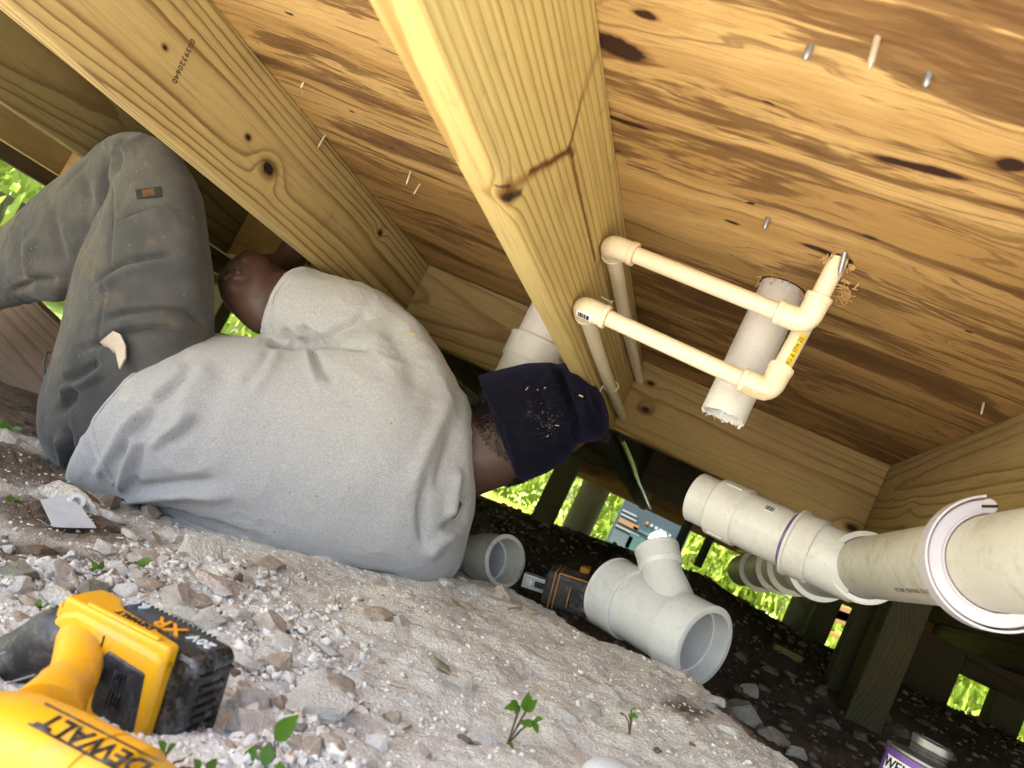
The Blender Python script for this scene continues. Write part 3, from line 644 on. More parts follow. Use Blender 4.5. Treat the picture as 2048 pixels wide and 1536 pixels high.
# hanger hook
hk = empty('pipe_hanger', lerp(DA, DB, .53), label='pale lilac plastic J-hook hanger cradling the drain pipe', cat='pipe hanger')
HC = lerp(DA, DB, 0.53); ex = np.array([1., 0, 0]); ez = np.cross(dd, ex); ez = ez if ez[2] > 0 else -ez
def hook_prof(ri, ro, hw):
    rings = []
    for t in np.linspace(math.radians(118), math.radians(400), 60):
        u = math.cos(t)*ex + math.sin(t)*ez
        rings.append(np.array([HC + u*ri - dd*hw, HC + u*ro - dd*hw, HC + u*ro + dd*hw, HC + u*ri + dd*hw]))
    return rings
MB().loft(hook_prof(R3+.0012, R3+.0140, .0060)).build('cradle', pvc_lilac, hk, 40, .001)
for ri, ro in ((R3+.0012, R3+.0030), (R3+.0160, R3+.0182)): MB().loft(hook_prof(ri, ro, .0100)).build('rim', pvc_lilac, hk, 40)
t = math.radians(116); u = math.cos(t)*ex + math.sin(t)*ez; cc = HC + u*(R3+.0076)
MB().lathe(cc-dd*0.0076, cc+dd*0.0078, [(0, .0002), (0, .0070), (.0156, .0070), (.0156, .0002)], 24).build('end_boss', pvc_lilac, hk, 40)
MB().obox(cc - dd*0.0079, (unit(np.cross(u, dd))*1.0, u, dd), (.007, .0013, .0006)).build('slot', hole_m, hk, 0)
MB().obox(HC + np.array([R3+.0070, 0, .05]), (ex, dd, ez), (.003, .006, .065)).build('strap', pvc_lilac, hk, 0, .001)

# --- closet drop behind the head
drop = empty('drain_drop', (-.430, 1.62, 0.0), label='upright white drain pipe with a coupling, half hidden behind the joist and the knit cap', cat='drain pipe')
pipe('pipe', (-.430, 1.60, ZP-.001), (-.430, 1.60, .10), R4, pvc_white, drop)
sleeve('coupling', (-.430, 1.60, .290), (-.430, 1.60, .236), R4h*1.03, R4, pvc_white, drop, lip=.001)
MB().lathe((-.430, 1.60, .237), (-.43, 1.6, 0), [(0, R4h), (.005, R4h*.955), (.10, R4h*.955)], 44).build('coupling_body', pvc_white, drop, 35)

# --- loose wye fitting on the spoil heap
G_, E_ = at(1222, 1184, 1.475), at(1410, 1294, 1.335); wa = unit(E_-G_); Lw = dist(G_, E_)
wye = empty('wye_fitting', lerp(G_, E_, .5) + np.array([0, 0, -.065]), label='loose pale grey wye pipe fitting lying on the edge of the spoil heap', cat='pipe fitting')
pipe('body', G_+wa*.03, E_-wa*.03, R4*1.05, pvc_grey, wye)
sleeve('hub', G_, G_+wa*0.062, R4h, R4, pvc_grey, wye, lip=.001)
sleeve('hub', E_, E_-wa*0.062, R4h*1.02, R4, pvc_grey, wye, lip=.0015)
bdir = unit(-wa*1.02 + np.array([.0, .0, 1.0])); BS = lerp(G_, E_, .73)
for_b = MB().lathe(BS, BS+bdir, [(0.03, .047), (.075, .040), (.10, .0355), (.118, .0345), (.124, .0345)], 40).build('branch', pvc_grey, wye, 60)
sleeve('branch_hub', BS+bdir*.156, BS+bdir*.121, .0395, .030, pvc_grey, wye, lip=.001)
MB().lathe(BS+bdir*.115, BS+bdir, [(0, .030), (0, .0365), (.007, .0390)], 40).build('collar', pvc_grey, wye, 60)
letters('4×2\nDWV', 0.011, surf(G_, E_, R4*1.05, 1322, 1255), wa, (0, 0, 1), pvc_grey, wye, name='moulded_mark', wrap=(G_, E_, R4*1.05), extr=.0006)

# --- loose pipe and coupling beside the worker
A, B = at(905, 1108, 1.66), at(1012, 1122, 1.55); pa = unit(B-A)
lp = empty('loose_pipe', A + np.array([0, 0, -.05]), label='short grey pipe with a dirty coupling lying against the shirt of the worker', cat='drain pipe')
pipe('pipe', A-pa*.12, B-pa*.05, .0445, pvc_grey, lp)
sleeve('coupling', B, B-pa*.075, .0515, .0445, pvc('pvc_dirty', (.62, .61, .54), .5, (.25, .23, .2)), lp, lip=.0015)
# --- grey cap in front
q = at(1229, 1580, .80)
MB().lathe(q+np.array([0, .0, -.05]), q + np.array([0, 0, .1]), [(0, .036), (.045, .036), (.058, .0345), (.066, .030), (.072, .020), (.0745, .0005)], 40, cap=(True, True)).build('domed_plug', pvc_grey, None, 60, label='domed grey pipe plug standing on the pale dirt', cat='pipe plug')

# --- insulation-wrapped line and glossy black tubing under the far joists
blk = plain('black_plastic', (0.012, 0.012, 0.014), 0.16, 0.6); wrapm = plain('wrinkled_film', (0.04, 0.037, 0.03), 0.85, 0.15, dirt=0.5, dirtcol=(0.05, 0.05, 0.04), dscale=40, bump=.5)
pth = [np.array([-.262 + .003*math.sin(t*9), 1.90+t*3.0, ZB-.020+.002*math.sin(t*14)]) for t in np.linspace(0, 1, 26)]
bb = MB(); rings = []
for k, q in enumerate(pth): rings.append(np.array([q+np.array([sx*(.020+.002*math.sin(k*2.2)), 0, sz*.015]) for sx, sz in ((-1, -1), (1, -1), (1, 1), (-1, 1))]))
bb.loft(rings).build('wrapped_cable', wrapm, None, 0, .003, label='film-wrapped cable tray fixed under the joist beyond the blocking', cat='cable')
MB().tube([p_ + np.array([.046, 0, .014]) for p_ in pth], .0085, 14).build('black_tube', blk, None, 60, label='glossy black tube hung beside the wrapped cable tray', cat='tube')
for k, (yy, zz) in enumerate(((3.9, .14), (4.15, .13))): MB().tube([(.02+.13*k, yy, ZB), (.02+.13*k, yy, zz-.12)], .022, 12).build('hanging_sleeve', plain('dark_foam', (.05, .055, .05), .8), None, 60, label=('dark foam-clad pipe hanging nearest the wrapped cable end', 'dark foam-clad pipe hanging in front of the printed carton')[k], cat='pipe', group='dark hanging pipes')
# ================================================================== THE WORKER
TH = np.linspace(0, 2*np.pi, 56, endpoint=False)
def ring(top, bot, near, y=1.38, yn=1.25, yt=None, yb=None, far=1.0, ex=2.3):
    """body section read from the photo: its two outline pixels, and the pixel and depth where it bulges most"""
    T = at(*top, yt or y); B = at(*bot, yb or y); c = (T+B)/2; a = (T-B)/2; b = at(*near, yn) - c
    cs, sn = np.cos(TH), np.sin(TH); f = lambda v: np.sign(v)*np.abs(v)**(2/ex)
    sn2 = f(sn); sn2 = np.where(sn2 < 0, sn2*far, sn2)
    return c + f(cs)[:, None]*a + sn2[:, None]*b
def dense(rings, k=5):
    """smooth interpolation between hand-set sections (Catmull-Rom)"""
    R = [2*rings[0]-rings[1]] + list(rings) + [2*rings[-1]-rings[-2]]; out = []
    for i in range(1, len(R)-2):
        for t in np.linspace(0, 1, k, endpoint=False):
            p0, p1, p2, p3 = R[i-1:i+3]
            out.append(0.5*((2*p1) + (p2-p0)*t + (2*p0-5*p1+4*p2-p3)*t*t + (3*p1-p0-3*p2+p3)*t**3))
    return out + [rings[-1]]
def limb(path, rad, k=6):
    P = [np.asarray(p_, float) for p_ in path]; pp = [np.r_[p_, r] for p_, r in zip(P, rad)]
    D = dense([np.array([q]) for q in pp], k); D = np.concatenate(D); return D[:, :3], np.maximum(D[:, 3], .002)
def fused(name, parts, voxel, iters=6, fac=0.5):
    """parts: MB shapes; fused to one skin, then relaxed"""
    b = MB()
    for q in parts: b.add(np.concatenate(q.v), q.f)
    o = bpy.data.objects.new(name, b.mesh(name)); C.objects.link(o)
    rm = o.modifiers.new('r', 'REMESH'); rm.mode = 'VOXEL'; rm.voxel_size = voxel
    sm = o.modifiers.new('s', 'SMOOTH'); sm.factor = fac; sm.iterations = iters
    dg = bpy.context.evaluated_depsgraph_get(); me = bpy.data.meshes.new_from_object(o.evaluated_get(dg)); bpy.data.objects.remove(o)
    return me
def coords(me):
    V = np.empty(len(me.vertices)*3); me.vertices.foreach_get('co', V); Nn = np.empty(len(me.vertices)*3); me.vertices.foreach_get('normal', Nn)
    return V.reshape(-1, 3), Nn.reshape(-1, 3)
def sculpt(me, folds, wrinkle=0.0, scale=(9, 9, 9), seed=0.0, gain=1.7, crease=0.0):
    """push creases and ridges (pixel polylines: points, width px, height m) into the cloth, plus loose crumple"""
    V, Nn = coords(me); u, v = project(V); view = -V/np.linalg.norm(V, axis=1)[:, None]
    face = np.clip((Nn*view).sum(1)*2.5, 0, 1); D = np.zeros(len(V))
    for pts, w, amp in folds:
        pts = np.asarray(pts, float); best = np.full(len(V), 1e9); tt = np.zeros(len(V)); n_ = len(pts)-1
        for i in range(n_):
            a, b = pts[i], pts[i+1]; ab = b-a; h = np.clip(((u-a[0])*ab[0] + (v-a[1])*ab[1])/(ab @ ab), 0, 1)
            dd_ = np.hypot(u-a[0]-h*ab[0], v-a[1]-h*ab[1]); k = dd_ < best; best = np.where(k, dd_, best); tt = np.where(k, (i+h)/n_, tt)
        taper = np.clip(np.minimum(tt, 1-tt)*5, 0.15, 1)
        D += amp*gain*taper*np.exp(-(best/(w*1.15))**2)*face
    if wrinkle: D += wrinkle*fbm(V[:, 0]*scale[0]+seed, V[:, 1]*scale[1], V[:, 2]*scale[2], 3)
    if crease:                                  # sharp irregular creases, strongest in patches
        q = V + 0.05*np.stack([fbm(V[:, 0]*5, V[:, 1]*5, V[:, 2]*5 + 9*k_ + seed, 2) for k_ in range(3)], 1)
        rd = 1 - np.abs(fbm(q[:, 0]*7+seed, q[:, 1]*7, q[:, 2]*13, 2)); rd2 = 1 - np.abs(fbm(q[:, 0]*19+seed, q[:, 1]*19, q[:, 2]*30+4, 2))
        area = np.clip(fbm(V[:, 0]*4+3, V[:, 1]*4, V[:, 2]*4+seed, 2)*.9+.55, 0.12, 1)
        D += crease*area*(np.clip(rd, 0, 1)**5 + .45*np.clip(rd2, 0, 1)**4 - .35)
    V = V + Nn*D[:, None]; me.vertices.foreach_set('co', V.reshape(-1)); me.update()
person = empty('person', at(420, 1080, 1.40), label='worker in grey T-shirt, charcoal trousers and navy knit cap lying with his back turned', cat='person')

# --- T-shirt
torso = dense([
 ring((425, 690), (222, 955), (212, 845), 1.385, 1.225),
 ring((415, 668), (208, 972), (176, 855), 1.385, 1.195),
 ring((470, 672), (262, 1014), (255, 840), 1.385, 1.180),
 ring((535, 682), (400, 1066), (420, 850), 1.38, 1.190),
 ring((610, 676), (545, 1122), (560, 880), 1.38, 1.210),
 ring((690, 640), (690, 1150), (690, 890), 1.375, 1.205),
 ring((762, 610), (800, 1172), (780, 890), 1.375, 1.215),
 ring((822, 630), (868, 1172), (838, 890), 1.38, 1.235),
 ring((870, 688), (912, 1148), (880, 905), 1.38, 1.260),
 ring((908, 755), (932, 1096), (914, 920), 1.385, 1.285),
 ring((934, 800), (946, 1035), (938, 910), 1.39, 1.305),
 ring((946, 830), (952, 985), (948, 905), 1.40, 1.345)], 6)
sleeve_ = dense([
 ring((835, 645), (745, 830), (790, 720), 1.37, 1.29),
 ring((770, 585), (690, 760), (720, 665), 1.365, 1.27),
 ring((700, 560), (622, 712), (645, 630), 1.36, 1.265),
 ring((640, 543), (560, 690), (585, 612), 1.36, 1.270),
 ring((608, 534), (532, 678), (540, 592), 1.36, 1.275)], 6)
me = fused('t_shirt', [MB().loft(torso), MB().loft(sleeve_)], 0.0042, 12)
hemline = [(300, 716), (240, 748), (205, 775), (181, 818), (172, 862), (178, 902), (196, 935), (218, 965)]
sculpt(me, [
 (hemline, 3.0, -.0035), ([(p_[0]-10, p_[1]-2) for p_ in hemline], 8, .003),
 ([(376, 727), (335, 765), (297, 799)], 9, .006), ([(385, 740), (345, 780), (312, 806)], 6, -.006),
 ([(393, 815), (360, 850), (325, 872), (300, 900)], 9, .007), ([(405, 830), (370, 868), (330, 895)], 8, -.005),
 ([(300, 800), (253, 854), (210, 925), (195, 958)], 10, .009), ([(318, 812), (270, 868), (232, 930)], 9, -.007),
 ([(268, 860), (256, 922), (240, 990)], 8, .009), ([(285, 880), (272, 935), (262, 985)], 9, -.007),
 ([(235, 1000), (285, 992), (380, 985), (478, 995)], 11, .010), ([(250, 985), (300, 975), (370, 968), (440, 960)], 10, -.008),
 ([(246, 1014), (330, 1030), (430, 1052), (520, 1080)], 8, -.010), ([(240, 998), (265, 1010), (290, 1008)], 6, -.009),
 ([(430, 720), (380, 780), (345, 860)], 16, .006), ([(470, 730), (420, 800), (395, 900)], 18, -.004),
 ([(528, 684), (575, 686), (640, 684), (680, 676)], 7, -.016), ([(600, 650), (622, 672), (640, 684)], 5, -.009), ([(570, 655), (575, 672), (580, 684)], 5, -.007), ([(590, 650), (600, 668), (604, 684)], 4, .006),
 ([(640, 686), (700, 690), (740, 695)], 6, -.007), ([(625, 694), (640, 730), (665, 770)], 5, -.006), ([(612, 694), (622, 735), (640, 780)], 6, .006),
 ([(648, 672), (700, 650), (740, 620)], 7, -.006), ([(560, 700), (540, 740), (500, 790)], 10, .004), ([(545, 695), (520, 730), (480, 770)], 8, -.004),
 ([(640, 678), (700, 655), (785, 618)], 2.6, -.0018), ([(548, 683), (540, 650), (541, 612), (560, 578), (620, 548)], 3.0, -.0022),
 ([(790, 600), (840, 670), (880, 760), (905, 860)], 16, .006), ([(770, 640), (815, 710), (845, 800)], 18, -.005),
 ([(896, 800), (872, 860), (842, 930), (820, 990)], 13, .006), ([(910, 850), (890, 920), (870, 990)], 10, -.006),
 ([(918, 930), (908, 990), (900, 1045)], 9, .008), ([(938, 990), (922, 1040), (880, 1065)], 9, -.012), ([(860, 940), (845, 1010), (850, 1070)], 10, -.005),
 ([(915, 1060), (880, 1085), (850, 1120)], 12, .008), ([(845, 985), (838, 1040), (846, 1090)], 5, -.005),
 ([(700, 760), (690, 860), (660, 960)], 40, -.004), ([(560, 900), (640, 960), (760, 990)], 40, .003), ([(560, 1128), (700, 1150), (830, 1165)], 10, -.006)],
 0.0022, (14, 14, 14), 1.3, crease=.0032)
n = NT('heather_grey_knit'); p = n.obj()
h1 = n.noise(n.vm('MULTIPLY', p, (800, 800, 330)), 1.0, 3, 0.75); h2 = n.noise(p, 26, 4, 0.6); h3 = n.noise(p, 900, 2, 0.6); h4 = n.noise(n.vm('ADD', p, (5, 2, 8)), 9, 5, 0.65)
c = n.mix(n.smooth(h1, 0.34, 0.66), (0.262, 0.260, 0.270), (0.412, 0.408, 0.418))
c = n.mix(n.smooth(h2, 0.55, 0.72, 0.0, 0.22), c, (0.42, 0.36, 0.27))
c = n.mix(n.smooth(h4, 0.60, 0.72, 0.0, 0.35), c, (0.52, 0.48, 0.38))
sp_ = n.voro(n.vm('MULTIPLY', p, (38, 38, 38)), 1.0); c = n.mix(n.mul(n.smooth(sp_, 0.075, 0.04), n.smooth(h4, 0.45, 0.6)), c, (0.05, 0.04, 0.035))
wr1 = n.math('ABSOLUTE', n.add(n.noise(n.vm('MULTIPLY', p, (14, 14, 9)), 1.0, 3, .5, .8), -.5)); wr2 = n.math('ABSOLUTE', n.add(n.noise(n.vm('ADD', p, (3, 7, 1)), 55, 3, .6, .8), -.5))
n.bump(n.add(n.add(n.mul(h3, .22), n.mul(h1, 0.18)), n.add(n.mul(n.smooth(wr1, .16, 0, 0, 1), n.smooth(h4, .42, .62, .05, 1.0)), n.mul(n.smooth(wr2, .08, 0, 0, .2), n.smooth(h2, .45, .62)))), 0.32, 0.0024)
knit = n.done(c, 0.93, 0.12, **{'Sheen Weight': 0.25})
sh_o = link('t_shirt', me, knit, person, 180)
def on_mesh(o_me, u, v):
    V, Nn = coords(o_me); pu, pv = project(V); vis = ((Nn*-V).sum(1) > 0); e = (pu-u)**2 + (pv-v)**2 + np.where(vis, 0, 1e9) + np.linalg.norm(V, axis=1)*3
    i = int(np.argmin(e)); return V[i].copy(), Nn[i]
def seam(name, o_me, pts, rw, rh, mat, parent, k=6):
    """raised flat cord sewn along the cloth"""
    D_ = np.concatenate(dense([np.array([q], float) for q in pts], k)); rings = []; Q = [on_mesh(o_me, u, v) for u, v in D_]; P = np.array([q[0] for q in Q])
    for _ in range(2): P[1:-1] = (P[:-2]+2*P[1:-1]+P[2:])/4
    T = np.gradient(P, axis=0)
    for i in range(len(P)):
        nn = Q[i][1]; t = unit(T[i]); nn = unit(nn-t*(nn @ t)); s_ = np.cross(t, nn); rings.append(np.array([P[i] + math.cos(a)*rw*s_ + math.sin(a)*rh*nn for a in np.linspace(0, 2*np.pi, 10, endpoint=False)]))
    return MB().loft(rings).build(name, mat, parent, 60)
seam('hem', me, [(318, 700), (280, 722), (240, 746), (212, 772), (192, 812), (184, 856), (190, 900), (206, 938), (226, 968)], .0065, .0030, knit, sh_o)
saw_m = plain('sawdust', (.50, .40, .25), .9, .1); bits = MB()
for (u, v, L_, W_) in [(657, 566, .014, .006), (652, 568, .006, .004), (236, 776, .007, .002), (822, 668, .012, .005), (305, 795, .004, .002), (325, 975, .005, .003), (590, 600, .003, .002), (602, 575, .002, .002), (678, 618, .0025, .002), (840, 1005, .004, .001), (460, 745, .004, .0015), (735, 700, .004, .0015), (500, 1060, .003, .002), (355, 820, .004, .001), (860, 720, .005, .002)] + [(rng.uniform(230, 880), rng.uniform(700, 1080), rng.uniform(.001, .0028), .001) for _ in range(60)]:
    P, nn = on_mesh(me, u, v); t = unit(np.cross(nn, rng.normal(size=3))); bits.obox(P+nn*.0006, (t, np.cross(nn, t), nn), (L_/2, W_/2, .0008))
bits.build('sawdust', saw_m, sh_o, 0, kind='stuff')
seam('sleeve_hem', me, [(612, 541), (580, 552), (555, 580), (543, 610), (541, 640), (546, 668)], .0022, .0014, knit, sh_o)
seam('shoulder_seam', me, [(640, 676), (690, 655), (740, 634), (785, 615)], .0016, .0010, knit, sh_o)

# --- trousers
thigh = dense([
 ring((236, 266), (284, 264), (262, 268), 1.245, 1.225),
 ring((205, 283), (335, 288), (272, 284), 1.25, 1.175),
 ring((209, 318), (372, 332), (300, 326), 1.26, 1.155),
 ring((205, 385), (400, 385), (308, 380), 1.28, 1.15),
 ring((183, 436), (412, 450), (300, 440), 1.30, 1.15),
 ring((158, 505), (420, 520), (290, 510), 1.32, 1.16),
 ring((136, 592), (425, 610), (280, 600), 1.34, 1.17),
 ring((118, 690), (432, 690), (250, 690), 1.36, 1.20),
 ring((96, 790), (440, 800), (205, 800), 1.38, 1.225),
 ring((88, 862), (390, 890), (190, 880), 1.39, 1.245),
 ring((112, 920), (340, 930), (195, 930), 1.39, 1.285),
 ring((178, 968), (320, 985), (235, 970), 1.40, 1.33)], 6)
shin = dense([
 ring((262, 272), (300, 400), (270, 330), 1.30, 1.22),
 ring((210, 280), (260, 420), (226, 340), 1.32, 1.22),
 ring((160, 322), (215, 480), (180, 390), 1.36, 1.25),
 ring((98, 372), (172, 555), (125, 450), 1.40, 1.285),
 ring((36, 425), (128, 598), (70, 515), 1.44, 1.32),
 ring((-12, 470), (60, 606), (12, 540), 1.48, 1.37),
 ring((-70, 520), (-30, 630), (-55, 575), 1.52, 1.43),
 ring((-130, 575), (-95, 670), (-115, 620), 1.56, 1.48)], 6)
P_, r_ = limb([at(230, 830, 1.50), at(240, 700, 1.62), at(270, 520, 1.70)], [.12, .10, .075]); P2_, r2_ = limb([at(270, 520, 1.70), at(262, 640, 1.85), at(255, 760, 1.98)], [.072, .062, .05])
me = fused('trousers', [MB().loft(thigh), MB().loft(shin), MB().tube(P_, r_, 20), MB().tube(P2_, r2_, 20)], 0.0045, 10)
sculpt(me, [
 ([(214, 284), (217, 320), (205, 380), (186, 440), (160, 510)], 7, -.012), ([(226, 296), (224, 330), (216, 372)], 6, .009), ([(236, 292), (240, 322), (232, 350)], 5, -.007),
 ([(255, 272), (235, 300), (226, 330)], 6, -.006), ([(290, 272), (260, 285), (240, 310)], 6, .005),
 ([(224, 330), (226, 420), (216, 540), (196, 660), (188, 740)], 2.6, -.0028), ([(230, 442), (270, 424), (320, 412), (380, 420)], 2.6, -.0025),
 ([(185, 567), (215, 543), (246, 524), (308, 513), (360, 512)], 6, -.009), ([(190, 582), (225, 556), (262, 538), (320, 530)], 9, .007),
 ([(205, 638), (250, 628), (308, 622), (376, 627), (420, 657)], 6, -.009), ([(215, 655), (270, 645), (340, 643), (400, 660)], 9, .006),
 ([(140, 700), (190, 690), (240, 668), (300, 660), (380, 672)], 6, -.006), ([(120, 770), (165, 745), (200, 720)], 7, -.008), ([(118, 790), (170, 765), (215, 742)], 8, .007),
 ([(110, 830), (140, 800), (150, 770)], 8, -.009), ([(130, 850), (140, 900), (140, 940)], 5, -.010), ([(118, 870), (124, 905), (130, 935)], 7, .007),
 ([(150, 690), (135, 760), (122, 830)], 10, .004),
 ([(40, 440), (30, 500), (42, 570)], 9, -.007), ([(60, 470), (58, 530), (75, 585)], 8, .006), ([(20, 585), (70, 560), (120, 560)], 7, -.009), ([(105, 410), (110, 470), (130, 540)], 9, -.005),
 ([(165, 345), (175, 400), (165, 470)], 8, -.005), ([(180, 320), (150, 345), (110, 385)], 3, -.003), ([(300, 430), (340, 440), (400, 470)], 10, .003)],
 0.0030, (12, 12, 12), 4.1, crease=.0042)
n = NT('charcoal_twill'); p = n.obj(); t1 = n.noise(p, 7, 5, 0.65); t2 = n.noise(n.vm('ADD', p, (4, 9, 1)), 11, 5, 0.7); t3 = n.noise(p, 500, 2, 0.6); sp_ = n.voro(p, 95)
c = n.mix(n.smooth(t1, 0.35, 0.7), (0.050, 0.050, 0.053), (0.092, 0.086, 0.077))
c = n.mix(n.smooth(t2, 0.52, 0.70, 0.0, 0.6), c, (0.125, 0.095, 0.062)); c = n.mix(n.smooth(t2, 0.36, 0.22, 0.0, 0.5), c, (0.12, 0.118, 0.115))
c = n.mix(n.mul(n.smooth(sp_, 0.10, 0.05), n.smooth(n.noise(p, 17, 3, 0.6), 0.52, 0.62)), c, (0.5, 0.48, 0.43))
wr1 = n.math('ABSOLUTE', n.add(n.noise(n.vm('MULTIPLY', p, (9, 9, 18)), 1.0, 3, .5, .8), -.5)); n.bump(n.add(n.mul(t3, .15), n.mul(n.smooth(wr1, .18, 0), n.smooth(t1, .4, .62, .1, 1.0))), 0.38, 0.0035); twill = n.done(c, 0.9, 0.15, **{'Sheen Weight': 0.15})
tr = link('trousers', me, twill, person, 180)
# small woven badge, sewn flat on the thigh
def on_mesh(o_me, u, v):
    V, Nn = coords(o_me); pu, pv = project(V); vis = ((Nn*-V).sum(1) > 0); e = (pu-u)**2 + (pv-v)**2 + np.where(vis, 0, 1e9) + np.linalg.norm(V, axis=1)*3
    i = int(np.argmin(e)); d = unit(ray(u, v)); return d*np.linalg.norm(V[i]), Nn[i]
def sewn(name, quad_px, mat, parent, o_me, lift=0.0012, th=0.0008, nx_=8, ny_=6):
    """cloth patch that follows the surface between four pixels"""
    q = np.asarray(quad_px, float); V, Nn = coords(o_me); pu, pv = project(V); vis = (Nn*-V).sum(1) > 0; Vv = V[vis]; Nv = Nn[vis]; pu = pu[vis]; pv = pv[vis]
    top = []; bot = []
    for j in np.linspace(0, 1, ny_):
        for i in np.linspace(0, 1, nx_):
            u, v = (q[0]*(1-i)+q[1]*i)*(1-j) + (q[3]*(1-i)+q[2]*i)*j
            k = np.argsort((pu-u)**2 + (pv-v)**2 + 200*np.linalg.norm(Vv, axis=1))[:10]; D_ = np.median(np.linalg.norm(Vv[k], axis=1)); nn = unit(Nv[k].mean(0)); P = unit(ray(u, v))*D_
            top.append(P+nn*lift); bot.append(P+nn*(lift-th-.002))
    b = MB(); nn_ = nx_*ny_; Fc = []
    for j in range(ny_-1):
        for i in range(nx_-1):
            a = j*nx_+i; Fc.append((a, a+1, a+nx_+1, a+nx_)); Fc.append((nn_+a, nn_+a+nx_, nn_+a+nx_+1, nn_+a+1))
    edge = [i for i in range(nx_)] + [(j+1)*nx_-1 for j in range(1, ny_)] + [nn_-1-i for i in range(1, nx_)] + [j*nx_ for j in range(ny_-2, 0, -1)]
    for a, b2 in zip(edge, edge[1:]+edge[:1]): Fc.append((a, nn_+a, nn_+b2, b2))
    return b.add(top+bot, Fc).build(name, mat, parent, 60)
for pts in ([(223, 335), (226, 420), (218, 520), (205, 610), (194, 690), (188, 735)], [(232, 442), (270, 424), (320, 412), (380, 420)]): seam('seam', me, pts, .0014, .0010, twill, tr)
bd_ = sewn('badge', [(272, 380), (322, 374), (325, 394), (276, 399)], plain('badge_cloth', (.028, .030, .028), .9, .1), tr, me, .0022)
sewn('badge_emblem', [(285, 381), (310, 378), (312, 391), (288, 394)], plain('badge_rust', (.13, .055, .03), .9, .1, dirt=.9, dirtcol=(.05, .045, .04), dscale=300), bd_, me, .0026)
# turned-out pocket lining
lin = MB(); pk = [at(199, 684, 1.20), at(226, 662, 1.185), at(240, 668, 1.18), at(250, 690, 1.182), at(250, 715, 1.19), at(238, 738, 1.195), at(243, 715, 1.20), at(214, 698, 1.205)]
ctr = at(228, 692, 1.192); lin.add(pk+[ctr]+[q+np.array([0, .004, 0]) for q in pk+[ctr]], [(i, (i+1) % 8, 8) for i in range(8)] + [(9+(i+1) % 8, 9+i, 17) for i in range(8)] + [(i, 9+i, 9+(i+1) % 8, (i+1) % 8) for i in range(8)])
lin.build('pocket_lining', plain('lining_cotton', (.52, .44, .36), .9, .1, dirt=.3, dscale=60), tr, 60)
# hem band of the shirt tail
ank = at(-112, 622, 1.56); shd = unit(ank - at(-20, 545, 1.50)); Pb, rb_ = limb([ank - shd*.03, ank + shd*.05, ank + shd*.10], [.046, .044, .046]); toe = unit(np.array([-.85, .25, -.35])); Pf, rf_ = limb([ank + shd*.085, ank + shd*.10 + toe*.08, ank + shd*.105 + toe*.15, ank + shd*.105 + toe*.20], [.045, .043, .040, .022])
me2 = fused('boot', [MB().tube(Pb, rb_, 20), MB().tube(Pf, rf_, 20)], .006, 4); link('boot', me2, plain('boot_leather', (.06, .042, .028), .7, .3, dirt=.7, dirtcol=(.25, .2, .15), dscale=30, bump=.2), person, 180)
# --- body: head, neck, arms in one skin
neck = dense([ring((905, 820), (920, 1010), (905, 900), 1.41, 1.33), ring((945, 815), (955, 992), (948, 900), 1.41, 1.325), ring((985, 800), (1000, 975), (990, 890), 1.41, 1.32), ring((1030, 770), (1050, 958), (1030, 870), 1.41, 1.305)], 5)
HCn = at(1075, 848, 1.415); hx = unit(at(1180, 815, 1.415)-at(960, 880, 1.415)); hf = unit(np.array([-.25, .95, .12])); hf = unit(hf-hx*(hf @ hx)); hs = np.cross(hx, hf)   # crown, face, side
def head():
    b = MB(); rings = []
    for t, w, dp, off in ((-.125, .02, .03, .03), (-.115, .05, .06, .03), (-.085, .064, .082, .015), (-.04, .07, .092, .004), (.0, .074, .097, 0), (.04, .073, .094, -.003), (.075, .06, .078, -.005), (.1, .036, .05, -.005), (.108, .01, .015, -.005)):
        rings.append(HCn + hx*t + hf*off + w*np.cos(TH)[:, None]*hs + dp*np.sin(TH)[:, None]*hf)
    b.loft(rings)
    P = [HCn + hf*.088 + hx*.01, HCn + hf*.108 - hx*.02, HCn + hf*.115 - hx*.035, HCn + hf*.095 - hx*.045]; b.tube(P, [.008, .011, .014, .008], 12)      # nose
    b.tube([HCn + hf*.093 - hx*.068 - hs*.022, HCn + hf*.1 - hx*.068, HCn + hf*.093 - hx*.068 + hs*.022], [.005, .008, .005], 10)                            # lips
    b.tube([HCn + hf*.088 + hx*.02 - hs*.045, HCn + hf*.095 + hx*.024 - hs*.02, HCn + hf*.095 + hx*.024 + hs*.02, HCn + hf*.088 + hx*.02 + hs*.045], .007, 10)  # brow
    for sg in (-1, 1):
        a = HCn + hs*sg*.072 - hx*.055 - hf*.005; b.tube([a+hx*.03-hf*.008, a+hx*.025+hf*.004+hs*sg*.012-hf*.016, a-hf*.022+hs*sg*.014, a-hx*.025-hf*.012+hs*sg*.01, a-hx*.034], [.005, .008, .009, .008, .005], 10)
    return b
def arm(path, rad): P, r = limb(path, rad); return MB().tube(P, r, 24)
upper = dense([ring((700, 575), (622, 700), (650, 640), 1.36, 1.29), ring((612, 545), (545, 668), (560, 600), 1.36, 1.285), ring((566, 540), (517, 668), (528, 606), 1.36, 1.29),
               ring((540, 518), (480, 640), (500, 580), 1.36, 1.285), ring((518, 506), (447, 600), (470, 552), 1.37, 1.295), ring((500, 499), (436, 556), (462, 528), 1.385, 1.325), ring((484, 503), (447, 536), (464, 518), 1.40, 1.36)], 5)
wr = at(572, 524, 1.50); el = at(492, 556, 1.39)
fore = arm([el, lerp(el, wr, .35)+np.array([0, 0, -.004]), lerp(el, wr, .75), wr], [.040, .040, .030, .027])
